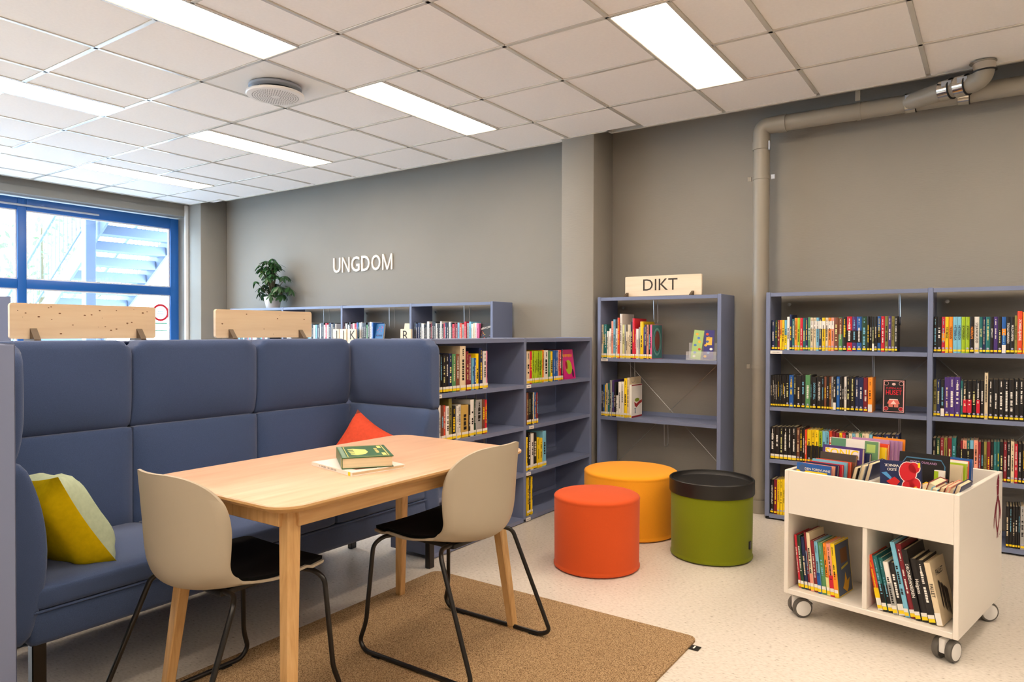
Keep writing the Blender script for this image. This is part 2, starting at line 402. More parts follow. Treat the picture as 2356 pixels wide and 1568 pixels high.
# prohibition sticker on the glass
TRANSW = bpy.data.materials.new('translucent_vinyl'); TRANSW.use_nodes = True; n_ = TRANSW.node_tree; n_.nodes.clear()
tb_ = n_.nodes.new('ShaderNodeBsdfTranslucent'); tb_.inputs[0].default_value = (.8, .82, .84, 1); oo_ = n_.nodes.new('ShaderNodeOutputMaterial'); n_.links.new(tb_.outputs[0], oo_.inputs[0])
st = empty('window_sticker', (XF+.004, 4.455, 1.44)); tag(st, 'white round window sticker with a red ring, above a green strip', 'sticker')
MB().lathe([(.0, 0), (.078, 0)], 28, M=Matrix.Rotation(PI/2, 4, 'Y')).build('disc', TRANSW, st)
MB().lathe([(.076, 0), (.102, 0)], 28, c=(.0008, 0, 0), M=Matrix.Rotation(PI/2, 4, 'Y')).build('red_ring', mat('sign_red', rgb(214, 40, 52), .5), st)
tb = MB()
for k, wd in enumerate((.06, .07)):
    for j in range(6): tb.box(.001, .0016, -wd/2+j*wd/6, -wd/2+j*wd/6+wd/8, .008-.03*k, .02-.03*k)
tb.build('small_print', GREYR, st)
MB().box(0, .001, -.06, .08, -.135, -.12).box(0, .001, -.06, .08, -.215, -.205).build('green_strip', mat('sign_green', rgb(36, 160, 104), .5), st)

# ---------------------------------------------------------------- outside: steel stair, ground, trees
g = MB().box(-40, XL-.4, -25, 30, -.4, -.3).build('ground', CONC); tag(g, 'pale paved ground outside the window', 'ground')
stair = empty('outdoor_stair', (-9.3, 4.3, 0)); tag(stair, 'galvanised steel outdoor stair with open treads seen through the window', 'staircase')
NST = 14
for k in range(NST):       # climbs towards the building
    x = 0-.262*(NST-4-k); z = 2.49-.175*(NST-4-k)
    if z < -.25: continue
    MB().rbox(x-.13, x+.13, 0, .96, z-.06, z+.06, .006, 1).build('tread', STAIRM, stair)
for y in (-.03, .96):
    n = NST-4; x0, z0 = -.262*n, 2.49-.175*n; x1, z1 = .262*3, 2.49+.175*3
    b = MB(); d = .14
    poly = [(x0, z0-d), (x1, z1-d), (x1, z1+d), (x0, z0+d)]
    b.prism([(p[0], p[1]) for p in poly], 0, .03, M=Matrix(((1, 0, 0, 0), (0, 0, 1, y), (0, 1, 0, 0), (0, 0, 0, 1)))); b.build('stringer', STAIRM, stair)
for y, xo in ((-.06, 0.), (1.02, 0.)):
    for hgt in (.95,):
        MB().tube([(-.262*10, y, .74+hgt-.0), (.262*3, y, 3.015+hgt)], .022).build('handrail', STAIRM, stair)
        MB().tube([(-.262*10, y, .74+.2), (.262*3, y, 3.015+.2)], .014).build('bottom_rail', STAIRM, stair)
    for j in range(30):
        x = -.262*10+j*.115; zz = 2.49+x*.175/.262
        MB().tube([(x, y, zz+.2), (x, y, zz+.95)], .007, 5).build('baluster', STAIRM, stair)
MB().rbox(.02, .14, -.20, -.08, -.3, 3.4, .006, 1).build('post', STAIRM, stair)
MB().rbox(-1.9, -1.8, -.18, -.08, -.3, 1.5, .006, 1).build('post', STAIRM, stair)
MB().rbox(-.4, .9, -.1, 1.1, -1.1+3.98, 3.02, .006, 1).build('landing', STAIRM, stair)
# deck fence behind the stair
def leaf_cloud(o, n, rx, ry, rz, sz, m, name):
    b = MB()
    for _ in range(n):
        while True:
            p = Vector((random.uniform(-1, 1), random.uniform(-1, 1), random.uniform(-1, 1)))
            if p.length < 1: break
        p = Vector((p.x*rx, p.y*ry, p.z*rz)); E_ = Euler((random.uniform(0, 6), random.uniform(0, 6), random.uniform(0, 6))).to_matrix()
        s = sz*random.uniform(.6, 1.3); q = [p+E_ @ Vector(v) for v in ((-s, 0, 0), (0, s*.45, 0), (s, 0, 0), (0, -s*.45, 0))]
        b.quad(*q)
    r = b.build(name, m, o); r['kind'] = 'stuff'; return r
for i, (x, y, h, lab) in enumerate(((-16, 4.2, 4.6, 'pale green birch beyond the stair, left of the window mullion'), (-20.5, 8.0, 4.2, 'pale leafy tree right behind the stair railing'))):
    t = empty('garden_tree', (x, y, -.3)); tag(t, lab, 'tree', 'trees outside the window')
    MB().tube([(0, 0, 0), (.1, .05, 1.6), (0, .1, h)], [.12, .09, .02]).build('trunk', STEM, t, True)
    o = leaf_cloud(t, 500, 1.7, 1.7, 1.7, .10, LEAFO, 'foliage'); o.location = (0, 0, h-.9)

# ---------------------------------------------------------------- drain pipe on the back wall
dp = empty('drain_pipe', (-1.311, 4.87, 0)); tag(dp, 'grey painted drain pipe rising up the wall and bending right below the ceiling', 'pipe')
R_ = .053
def wp(*p): return Vector(p)-Vector((-1.311, 4.87, 0))
MB().tube([(0, 0, .0), (0, 0, 2.50)], R_, 28).build('vertical_pipe', PIPE, dp, True)
MB().tube([(0, 0, 0), (0, 0, .09)], R_+.006, 28).build('base_socket', PIPE, dp, True)
MB().tube([(0, 0, .10), (0, 0, .165)], R_+.0045, 28).build('band', PIPE, dp, True)
el = fillet([(0, 0, 2.50), (0, 0, 2.612), (.12, 0, 2.612)], .1, 10)
MB().tube(el, R_+.002, 28).build('elbow', PIPE, dp, True)
MB().tube([(0, 0, 2.455), (0, 0, 2.51)], R_+.006, 28).build('band', PIPE, dp, True)
MB().tube([(.105, 0, 2.612), (.16, 0, 2.612)], R_+.006, 28).build('band', PIPE, dp, True)
MB().tube([(.1, 0, 2.612), (3.6+1.2, 0, 2.612)], R_, 28).build('horizontal_pipe', PIPE, dp, True)
for z in (2.265, 1.02-.03):
    MB().tube([(0, 0, z-.011), (0, 0, z+.011)], R_+.004, 28).build('bracket_ring', PIPE, dp, True)
    for s in (-1, 1): MB().rbox(s*.077-.013, s*.077+.013, -.012, -.004, z-.016, z+.016, .002, 1).build('bracket_ear', GALV if s > 0 else PIPE, dp)
MB().rbox(.056, .066, -.05, -.03, 2.44, 2.50, .002, 1).build('clamp_lug', GALV, dp)
hb = wp(-.715, 4.87, 0)
MB().rbox(hb.x-.015, hb.x+.015, -.06, -.054, 2.662, 2.77, .002, 1).build('hanger_strap', PIPE, dp)
MB().tube([(hb.x-.012, 0, 2.612), (hb.x+.012, 0, 2.612)], R_+.004, 28).build('bracket_ring', PIPE, dp, True)
# branch with steel couplings
A, B1, B2, Tt = wp(-.45, 4.86, 2.612), wp(-.243, 4.768, 2.626), wp(-.060, 4.682, 2.618), wp(-.066, 4.672, 2.80)
br = fillet([A, B1, B2, Tt], .075, 10)
MB().tube(br, R_-.002, 28).build('branch_pipe', PIPE, dp, True)
def sleeve(p, q, name='steel_coupling', r=R_+.006, m=STEEL):
    return MB().tube([p, q], r, 28, caps=False).build(name, m, dp, True)
def ringat(p, d, m=RUBBER): return MB().tube([p, p+d.normalized()*.006], R_+.007, 28).build('rubber_seal', m, dp, True)
d1 = (B1-A).normalized(); d2 = (B2-B1).normalized()
for c0, dr in ((wp(-.435, 4.87, 2.612), Vector((1, 0, 0))), (wp(-.165, 4.87, 2.612), Vector((1, 0, 0))), (B1+d1*.0, d2), (B1+d2*.085, d2)):
    sleeve(c0-dr*.027, c0+dr*.027); ringat(c0+dr*.027, dr)
    MB().rbox(c0.x-.024, c0.x+.024, c0.y-.062, c0.y-.056, c0.z+.004, c0.z+.034, .001, 1).build('clamp_plate', GALV, dp)
vt = (Tt-B2).normalized(); tp = B2+vt*.098
sleeve(tp-vt*.045, tp+vt*.0, r=R_+.003); ringat(tp-vt*.05, vt)
# hole in the tile
MB().lathe([(R_+.001, -.006), (R_+.012, -.006), (R_+.012, -.003), (R_+.001, -.003)], 28, c=wp(-.068, 4.672, ZC)).build('ceiling_collar', PIPE, dp)
# ---------------------------------------------------------------- bookcases
UT = .027
def bookcase(name, label, loc, rz, widths, height, shelves, depth=.29, back=False, braces=True, bolts=True, end_panel=None):
    """local x along the front, y into the depth; shelves = per bay list of board-top heights"""
    e = empty(name, loc, rz); tag(e, label, 'bookcase')
    x = 0.
    for k in range(len(widths)+1):
        MB().rbox(x-UT/2, x+UT/2, 0, depth, .02, height, .003, 1).build('upright', BLUE, e)
        MB().lathe([(.016, 0), (.016, .012), (.009, .012), (.009, .02)], 14, c=(x, .03, 0)).build('foot', RUBBER, e)
        if k < len(widths): x += widths[k]
    x = 0.
    for k, wd in enumerate(widths):
        a, b = x+UT/2+.001, x+wd-UT/2-.001
        for z, nm in [(height-.004, 'top_shelf')]+[(z, 'shelf') for z in shelves[k]]:
            m = MB().box(a, b, .002, depth-.004, z-.004, z).box(a, b, .002, .005, z-.024, z-.004).box(a, b, .005, .02, z-.024, z-.021)
            if nm == 'shelf': m.box(a, b, depth-.012, depth-.008, z, z+.028)
            m.build(nm, BLUE, e)
        if back: MB().box(a, b, depth-.003, depth, .03, height-.01).build('back_panel', BLUE, e)
        if braces:
            zt, zb = height-.06, .10
            for p, q in (((a, depth-.006, zt-.35), (b, depth-.006, zb+.1)), ((b, depth-.009, zt-.35), (a, depth-.009, zb+.1))):
                MB().tube([p, q], .0022, 5).build('cross_brace', WIRE, e)
        if bolts:
            MB().lathe([(.011, 0), (.011, .012), (.005, .012), (.005, .006), (0, .006)], 14, c=(a+.055, depth-.012, height-.072), M=Matrix.Rotation(PI/2, 4, 'X')).build('bolt', WIRE, e, True)
        x += wd
    return e
def wire_support(parent, x, y0, z_top, drop, gap=.045, name='wire_bookend'):
    """U of wire hooked under the shelf above: hangs down and presses on the last book"""
    pts = fillet([(x, y0, z_top), (x+.004, y0, z_top-drop), (x+.004, y0+gap*1.6, z_top-drop), (x, y0+gap*1.6, z_top)], .03, 5)
    return MB().tube(pts, .0026, 6).build(name, WIRE, parent, True)
def shelf_label(parent, x, z, wd=.045):
    o = MB().box(x, x+wd, -.0035, .0015, z-.023, z-.003).build('shelf_label', LABW, parent)
    b = MB()
    for j in range(5): b.box(x+wd*.2+j*wd*.12, x+wd*.29+j*wd*.12, -.0040, -.0036, z-.0145, z-.0115)
    b.build('label_print', GREYR, o); return o
SH = [1.108, .738, .396, .036]
BR = bookcase('bookcase', 'tall blue-grey bookcase right of the drain pipe, filled with black and bright paperbacks', (-1.222, 4.72, 0), 0, [.913]*3, 1.485, [SH]*3)
wire_support(BR, .745, .06, 1.456, .185); wire_support(BR, .605, .06, 1.085, .16); wire_support(BR, .75, .06, .714, .20)
shelf_label(BR, .016, 1.108, .075)
BD = bookcase('bookcase', 'half empty blue-grey bookcase with the DIKT sign on top', (-2.458, 4.72, 0), 0, [.914], 1.485, [[1.028, .590, .036]])
wire_support(BD, .412, .06, 1.456, .17); wire_support(BD, .235, .05, 1.004, .155); wire_support(BD, .50, .05, .566, .17)
shelf_label(BD, .02, 1.028, .055)
BW = bookcase('bookcase', 'blue-grey bookcase along the wall below the word UNGDOM, beside the wall pillar', (-7.123, 4.72, 0), 0, [.915]*4, 1.478, [SH]*4)
for x in (3.32, 2.42, 1.5): wire_support(BW, x, .06, 1.45, .20)
LSH = [.885, .618, .322, .03]
BL = bookcase('bookcase', 'low blue-grey bookcase with closed back between sofa end and pillar', (-2.466, 2.835, 0), PI/2, [.893, .883], 1.184, [LSH, LSH], depth=.30, back=True, braces=False, bolts=False)
for x, z in ((.02, .885), (.905, .885), (.94, .618), (.905, .322), (.905, .03)): shelf_label(BL, x, z, .05)
wire_support(BL, .44, .05, .86, .10); wire_support(BL, .53, .05, .86, .10); wire_support(BL, .52, .05, .59, .10)
BS = bookcase('bookcase', 'low blue-grey bookcase standing back to back behind the sofa, carrying two pine boards', (-3.09, 2.62, 0), -PI/2, [.9, .9], 1.18, [LSH, LSH], depth=.30, back=False, braces=False, bolts=False)
BS.location = (-3.39, 2.62, 0)
MB().box(.0, 1.8, .297, .300, .03, 1.16).build('back_panel', BLUE, BS); MB().rbox(.0, 1.8, .300, .312, .02, .06, .003, 1).build('kick_rail', BLUE, BS)
BN = bookcase('bookcase', 'blue-grey bookcase end cut off by the left picture edge beside the sofa', (-2.145, -.13, 0), PI/2, [.9], 1.186, [LSH], depth=.30, back=True, braces=False, bolts=False)
MB().rbox(.84, .9135, -.001, .30, .02, 1.186, .004, 1).build('end_panel', BLUE, BN)
BT = bookcase('bookcase', 'tall blue-grey bookcase end in front of the window at the left edge', (-6.22, 1.33, 0), PI/2, [.9], 1.485, [SH], depth=.3, back=True, braces=False, bolts=False)
MB().rbox(.0, .9135, -.004, .0, .02, 1.482, .002, 1).build('front_panel', BLUE, BT)

# ---------------------------------------------------------------- books
PAL = {'k': (30, 27, 27), 'n': (32, 42, 84), 'b': (34, 92, 168), 'c': (120, 186, 214), 't': (32, 106, 106), 'g': (84, 142, 92), 'G': (32, 66, 46), 'l': (164, 196, 34), 'y': (248, 210, 24),
 'o': (246, 146, 40), 'O': (222, 72, 40), 'r': (206, 34, 56), 'm': (236, 108, 158), 'p': (74, 50, 122), 'w': (238, 234, 226), 'e': (230, 212, 178), 'E': (226, 222, 150), 's': (168, 168, 166),
 'u': (120, 72, 52), 'v': (134, 126, 62), 'V': (196, 162, 84), 'd': (128, 30, 42), 'f': (236, 156, 132)}
CNAME = {'k': 'black', 'n': 'navy', 'b': 'blue', 'c': 'light blue', 't': 'teal', 'g': 'green', 'G': 'dark green', 'l': 'lime green', 'y': 'yellow', 'o': 'orange', 'O': 'red-orange', 'r': 'red', 'm': 'pink', 'p': 'purple', 'w': 'white',
 'e': 'cream', 'E': 'pale yellow', 's': 'grey', 'u': 'brown', 'v': 'olive', 'V': 'ochre', 'd': 'maroon', 'f': 'salmon'}
NUMS = ['first', 'second', 'third', 'fourth', 'fifth', 'sixth', 'seventh', 'eighth', 'ninth', 'tenth', 'eleventh', 'twelfth', 'thirteenth', 'fourteenth', 'fifteenth', 'sixteenth', 'seventeenth', 'eighteenth', 'nineteenth', 'twentieth']
TENS = {20: 'twenty', 30: 'thirty', 40: 'forty'}
def ordinal(n):
    if n <= 20: return NUMS[n-1]
    if n % 10 == 0: return {30: 'thirtieth', 40: 'fortieth'}[n]
    return TENS[n//10*10]+'-'+NUMS[n % 10-1]
def col(c, j=0.): 
    r, g, b = PAL[c] if isinstance(c, str) else c
    k = 1+random.uniform(-j, j); return rgb(min(255, r*k), min(255, g*k), min(255, b*k))
def book_mesh(wd, h, d, ct=.0022):
    """spine at y=0 facing -y, cover mesh and page block mesh; local origin bottom centre of the spine"""
    a = wd/2; ct = min(ct, wd*.2); c = MB()
    c.box(-a, -a+ct, .003, d, 0, h).box(a-ct, a, .003, d, 0, h)
    n = 4; pts = []
    for k in range(n+1):
        t = -1+2*k/n; pts.append((t*a, .003-.003*(1-t*t)*min(1, wd/.02)))
    pts += [(a, .004), (-a, .004)]
    c.prism(pts, 0, h)
    p = MB().box(-a+ct, a-ct, .0035, d-.004, .003, h-.004)
    return c.mesh('book', COVER), p.mesh('pages', PAPER)
def bars_mesh(length, hgt, seed, m=None):
    """row of small strokes that stands for print too fine to read; runs along -z, faces -y"""
    rr = random.Random(seed); b = MB(); z = length/2
    while z > -length/2:
        s = rr.uniform(.35, .9)*hgt
        if rr.random() < .84: b.quad((-hgt/2, 0, z), (hgt/2*rr.uniform(.5, 1), 0, z), (hgt/2*rr.uniform(.5, 1), 0, z-s), (-hgt/2, 0, z-s))
        z -= s+hgt*.22
    return b.mesh('spine_print', PRINT)
SQ = [[MB().quad((-.5, 0, -.5), (.5, 0, -.5), (.5, 0, .5), (-.5, 0, .5)).mesh('label', m)] for m in (LABY, LABW, PRINT)]
DISC = MB().lathe([(0, 0), (.5, 0)], 12, M=Matrix.Rotation(PI/2, 4, 'X')).mesh('mark', PRINT)
def light(c): r, g, b = PAL[c]; return .3*r+.6*g+.1*b > 120
NB = [0]
def book(wd, h, d, c, label, loc=(0, 0, 0), rz=0., rot=None, title=None, tcol=None, band=None, sticker='y', group=None, lean=0.):
    cm, pm = book_mesh(wd, h, d); NB[0] += 1
    o = inst('book', cm, None, loc, rot if rot else Euler((0, lean, rz)), col(c, .06)); tag(o, label, 'book', group)
    inst('pages', pm, o)
    yf = -.0006
    if band:       # (z0 frac, z1 frac, colour)
        for z0, z1, bc in band:
            q = inst('spine_band', SQ[2][0], o, (0, yf+.0002, h*(z0+z1)/2), None, col(bc)); q.scale = (wd*.98, 1, h*(z1-z0))
    tc = tcol if tcol else ('k' if light(c) else random.choice('wweEyc'))
    if title:
        sz = min(wd*.78, h*.6/(len(title)*.62)); sz = max(sz, .007)
        text('spine_title', title, sz, PRINT, o, (0, yf-.0004, h*.56), Euler((PI/2, PI/2, 0)), color=col(tc), bold=True)
    elif title is None and wd > .0085:
        L = h*random.uniform(.28, .5); me = bars_mesh(L, wd*random.uniform(.3, .5), NB[0])
        inst('spine_title', me, o, (0, yf-.0004, h*random.uniform(.45, .6)), None, col(tc))
        if random.random() < .6 and wd > .013:
            me = bars_mesh(h*.16, wd*.22, NB[0]+999); inst('spine_author', me, o, (0, yf-.0004, h*.86), None, col(tc))
    if sticker == 'y':
        q = inst('shelf_mark', SQ[0][0], o, (0, yf-.0006, .014)); q.scale = (min(.018, wd*.86), 1, .011)
        if wd > .014 and random.random() < .8:
            q = inst('genre_mark', DISC, o, (0, yf-.0006, .027), None, col((176, 176, 206))); q.scale = (.011, 1, .011)
    elif sticker == 'w':
        q = inst('shelf_mark', SQ[1][0], o, (0, yf-.0006, .026)); q.scale = (wd*.96, 1, .045)
    elif sticker == 'wy':
        q = inst('shelf_mark', SQ[1][0], o, (0, yf-.0006, .027)); q.scale = (wd*.92, 1, .014)
        q = inst('shelf_mark', SQ[0][0], o, (0, yf-.0006, .013)); q.scale = (wd*.92, 1, .013)
    return o
ROWS = {
 'R11':'-1204,21,196,n -1183,15,196,G -1167,15,196,d -1152,13,196,o -1139,15,196,y -1124,16,196,c -1108,16,217,w -1092,15,231,n -1077,16,203,t -1061,18,209,o -1044,16,209,l -1028,17,209,r -1011,15,208,t -996,16,208,n -980,14,214,g -966,18,210,e -948,17,210,e -931,16,210,c -915,17,210,n -898,20,209,y -878,17,209,e -861,17,209,o -844,17,209,f -828,27,210,u -801,22,210,g -779,25,213,k -754,30,215,r -724,25,214,p -699,28,214,b -671,29,214,G -642,14,214,k -628,14,214,k -614,12,213,k -602,16,213,k -585,18,214,b -567,21,214,r -546,19,214,v -527,17,214,p -511,17,214,v -494,16,214,k',
 'R12':'-1208,12,206,k -1196,12,206,k -1184,11,207,k -1173,10,207,k -1163,11,208,k -1152,10,208,k -1142,10,208,k -1132,10,209,k -1123,10,209,k -1113,21,210,k -1092,28,211,b -1063,15,212,k -1048,30,213,k -1019,26,214,k -993,30,215,g -963,11,215,k -952,25,205,k -926,30,207,k -897,15,207,k -882,14,208,u -867,14,208,k -853,13,209,u -840,12,209,s -829,17,210,k -811,19,211,b -792,13,211,k -779,13,212,k -766,13,212,w -753,20,213,k -733,27,214,k -705,21,210,n -685,26,211,n -659,25,212,d -634,24,213,o',
 'R21':'-294,18,209,k -276,22,209,k -254,18,208,r -237,18,208,y -219,20,208,o -198,21,208,c -178,20,208,c -158,20,207,l -138,20,207,l -118,21,207,k -97,24,207,w -73,16,206,t -58,15,206,n -43,21,206,t -22,15,206,k -7,20,206,p 13,18,206,k 31,19,205,b 50,19,205,k 69,19,205,k 88,14,212,v 101,22,236,O 124,22,230,o 146,20,205,k 166,19,205,r',
 'R22':'-292,17,214,v -276,19,215,n -256,19,216,k -237,25,231,p -213,26,232,p -187,27,233,p -159,12,213,t -148,20,214,k -127,22,215,k -105,21,216,k -84,18,217,k -66,20,217,k -46,17,262,e -29,25,227,k -4,23,228,k 19,25,229,k 45,23,229,k 67,23,230,k 90,22,231,k 112,22,232,k 135,25,233,k',
 'R13':'-1206,28,210,k -1178,29,212,k -1149,24,214,k -1125,26,216,k -1098,23,218,k -1075,31,221,k -1044,20,215,u -1024,17,217,k -1007,13,218,k -994,13,207,O -980,25,209,y -956,23,211,y -933,22,212,y -911,21,205,l -890,21,207,c -869,17,208,c -851,18,210,O -833,19,211,d -814,22,203,d -792,17,204,y -775,19,206,r -756,18,207,k -739,19,205,e -720,19,207,c -701,20,209,e -682,17,210,g -664,20,212,e -645,20,213,e -625,18,208,c -607,21,210,k -586,23,212,n -563,19,214,k -544,32,216,n -511,26,219,k -485,19,220,n',
 'R23':'-295,19,217,k -275,20,219,G -255,18,221,d -237,17,222,v -219,21,224,d -199,23,226,t -176,18,180,k -157,12,214,d -145,19,216,f -127,16,217,t -111,18,219,c -93,21,221,f -72,13,214,d -59,13,216,k -46,14,217,v -31,16,218,d -15,15,220,k 0,15,221,t 15,13,222,t 28,17,224,k 45,16,225,d 61,17,227,k 78,16,231,e 94,16,218,r 111,17,219,k 128,20,221,k 147,17,223,n',
 'R14':'-1206,23,225,k -1182,21,227,d -1162,17,229,y -1144,17,232,y -1127,17,234,y -1110,21,236,k',
 'R24':'59,15,228,k 74,15,230,k 89,12,232,k 101,12,233,k 114,10,235,k 124,20,238,s 143,19,240,s',
 'D1':'-2446,15,252,e -2431,14,254,t -2417,15,254,t -2401,13,203,w -2388,9,203,w -2380,14,223,w -2365,16,277,f -2349,18,290,c -2331,18,223,w -2314,18,302,O -2296,20,331,w -2275,16,251,E -2259,13,251,s -2245,13,200,e -2232,12,251,e -2220,12,251,e -2208,16,271,k -2193,19,297,r -2174,10,223,r -2164,20,220,w -2144,12,232,s -2132,26,273,y -2106,9,232,p -2097,15,250,n -2082,16,250,f -2067,14,250,k -2053,14,250,m',
 'D2':'-2444,12,237,k -2432,13,238,b -2419,11,238,y -2408,16,249,e -2392,16,249,t -2376,18,272,s -2357,17,273,p -2340,15,261,k -2325,19,161,w -2306,23,263,w -2283,24,264,w -2259,24,291,y -2235,18,297,e',
 'L11':'2852,47,213,k 2899,17,213,s 2916,19,213,k 2935,25,213,k 2960,30,212,k 2989,29,216,n 3020,33,213,g 3053,32,212,u 3085,52,256,e 3142,22,225,d 3164,27,207,d 3191,23,186,c 3214,22,185,b 3235,29,210,y 3265,35,242,n 3300,37,224,w 3337,11,224,m',
 'L12':'2853,47,205,k 2900,19,204,w 2919,26,202,u 2944,19,200,O 2964,26,194,w 2990,29,233,v 3019,34,189,k 3053,18,187,w 3071,27,193,w 3098,67,187,V 3165,19,185,k 3184,34,213,w 3217,16,212,G 3234,58,208,s 3292,29,206,u 3320,26,201,r',
 'L21':'3767,39,212,e 3807,29,212,r 3835,21,214,l 3856,21,213,l 3877,21,213,l 3898,21,212,l 3919,21,212,l 3941,20,213,l 3961,22,216,o 3983,54,214,w 4037,29,211,g 4066,31,206,y 4098,23,212,b 4121,21,212,b 4142,21,211,b 4163,23,213,f 4187,27,213,r 4214,18,219,n',
 'L22':'3773,24,212,u 3797,30,212,k 3827,21,210,k 3848,16,209,e 3864,21,210,b 3885,23,204,d',
 'L23':'3770,20,219,y 3791,32,246,k 3822,35,237,w 3857,41,237,k 3898,25,203,y 3923,42,194,y 3964,46,237,c',
 'L24':'3772,31,250,y 3803,21,246,k 3824,19,248,y',
}
SHELFNAME = {
 'R11': ('top shelf right of the pipe', 1.108), 'R12': ('second shelf right of the pipe', .738), 'R13': ('third shelf right of the pipe', .396), 'R14': ('bottom shelf right of the pipe', .036),
 'R21': ('top shelf of the far right bay', 1.108), 'R22': ('second shelf of the far right bay', .738), 'R23': ('third shelf of the far right bay', .396), 'R24': ('bottom shelf of the far right bay', .036),
 'D1': ('upper shelf under the DIKT sign', 1.028), 'D2': ('lower shelf under the DIKT sign', .590),
 'L11': ('top shelf right beside the sofa', .885), 'L12': ('second shelf right beside the sofa', .618), 'L21': ('top low shelf beside the pillar', .885), 'L22': ('second low shelf beside the pillar', .618),
 'L23': ('third low shelf beside the pillar', .322), 'L24': ('bottom low shelf beside the pillar', .03)}
TITLES = {('R21', 3): ('FULLMÅNE', 'k'), ('R21', 4): ('TIDEVANN', 'k'), ('R21', 5): ('HETEBØLGA', 'n'), ('R21', 6): ('HETEBØLGA', 'n'), ('R21', 7): ('JORDSKJELV', 'k'), ('R21', 8): ('JORDSKJELV', 'k'), ('R21', 9): ('NORDLYS', 'o'),
 ('R21', 10): ('STJERNESKUDD', 'k'), ('R21', 11): ('SLOTTET', 'E'), ('R21', 14): ('OPPHAVET', 'w'), ('R21', 18): ('TROLLFABRIKKEN', 'w'), ('R21', 19): ('MULDVARPEN', 'w'), ('R21', 21): ('ZOMBIE-BJARNE', 'w'),
 ('R12', 16): ('DØDENS SPILL', 'c'), ('R12', 17): ('PULVERHEKSEN', 'w'), ('R14', 0): ('CHRISTOFFER GRAV', 'w')}
BANDS = {('R21', 2): [(.32, .55, 'o')], ('R21', 17): [(.5, .68, 'o')], ('R11', 24): [(.5, .98, 'u')]}
for k in range(15, 23): BANDS[('R11', k)] = [(.66, .9, 'w')]
for k in (3, 5): BANDS[('R11', k)] = [(.1, .5, 'y')]
for k in (10, 11, 12, 13, 14, 15): BANDS[('R13', k)] = [(0, .52, 'k')]
for k in (7, 8, 10): BANDS[('R22', k)] = [(.15, .5, 'r')]
for k in (26, 27, 28, 33, 34): BANDS[('R11', k)] = [(.25, .6, 'k')]
for k in range(6, 11): BANDS[('R23', k)] = [(.0, .78, 'k')]
WST = {('R11', 6), ('R11', 32), ('R12', 23), ('R12', 33), ('R21', 17), ('R22', 2)}
SERIF = {('R22', k) for k in range(13, 21)}
for rn, s in ROWS.items():
    nm, z = SHELFNAME[rn]; grp = 'books on the '+nm
    for i, t in enumerate(s.split()):
        x, wd, h, c = t.split(','); x, wd, h = int(x)/1000, int(wd)/1000, int(h)/1000
        d = random.uniform(.135, .155) if h < .24 else random.uniform(.16, .19)
        if rn[0] == 'D': d = min(.21, h*.78)
        inset = random.uniform(0, .006); ww = max(.006, wd-.0012)
        lab = '%s book, %s from left, %s' % (CNAME[c], ordinal(i+1), nm)
        ti = TITLES.get((rn, i)); sk = 'w' if (rn, i) in WST else ('wy' if rn[0] in 'DL' or (rn == 'R13' and i < 6) else 'y')
        xc = x+wd/2
        if rn[0] == 'L': loc = (-2.48-inset, xc, z+.0003); rz = PI/2
        else: loc = (xc, 4.735+inset, z+.0003); rz = 0.
        b = book(ww, h-.001, d, c, lab, loc, rz, title=ti[0] if ti else None, tcol=ti[1] if ti else ('w' if (rn, i) in SERIF else None), band=BANDS.get((rn, i)), sticker=sk, group=grp)
# ---------------------------------------------------------------- sofa with high back and side wings
sofa = empty('booth_sofa', (-2.7, 1.8, 0)); tag(sofa, 'high-backed blue fabric booth sofa with side wings along the low bookcase', 'sofa')
def scu(name, c, size, r, bulge=None, n=12, parent=sofa, top=None):
    V, F = cushion(size, r, n, bulge); o = Vector((-2.7, 1.8, 0)); cc = Vector(c)-o
    if top:        # round the two upper corners of the pad seen from the front; top = (axis, radius)
        ax, R = top; ha, hz = size[ax]/2, size[2]/2
        for p in V:
            a, b_ = abs(p[ax])-(ha-R), p.z-(hz-R)
            if a > 0 and b_ > 0:
                k = max(a, b_)/math.hypot(a, b_); p[ax] = math.copysign(ha-R+a*k, p[ax]); p.z = hz-R+b_*k
    return MB().add([p+cc for p in V], F).build(name, FABRIC, parent, True, 60)
def cos2(t): return max(0., 1-t*t)
mods = [(.895, 1.495), (1.495, 2.09), (2.09, 2.69)]
def up_b(p):    # upper pad: soft front, falling back towards the seam at its foot
    f = (p[0]+1)/2; return (f*(.018*cos2(p[1])*cos2(p[2])-.030*max(0, -p[2])**3), 0, 0)
def lo_b(p):
    f = (p[0]+1)/2; t = (p[2]+1)/2; return (f*(.034*cos2(p[1])**.5*math.sin(PI*min(1, t*1.05))**.8), 0, 0)
for y0, y1 in mods:
    scu('upper_back_pad', (-2.985, (y0+y1)/2, 1.0), (.11, y1-y0-.001, .365), .02, up_b, 16, top=(1, .06))
    scu('lower_back_pad', (-2.985, (y0+y1)/2, .60), (.105, y1-y0-.001, .45), .014, lo_b, 16)
def wing(y_in, sgn, n_):
    """y_in inner face, sgn +1 = far wing (padding towards -y)"""
    yc = y_in+sgn*.05
    def ub(p): f = (1-sgn*p[1])/2; return (0, -sgn*f*(.016*cos2(p[0])*cos2(p[2])-.028*max(0, -p[2])**3), 0)
    def lb(p):
        f = (1-sgn*p[1])/2; t = (p[2]+1)/2; return (0, -sgn*f*.062*math.sin(PI*min(1, t*1.02))**.8*(1-max(0, -p[0])**4*.5), 0)
    scu('upper_wing_pad', (-2.68, yc, 1.0), (.62, .10, .365), .024, ub, 16, top=(0, .07))
    scu('lower_wing_pad', (-2.68, yc, .55), (.62, .10, .55), .024, lb, 16)
wing(2.69, 1, 0); wing(.895, -1, 1)
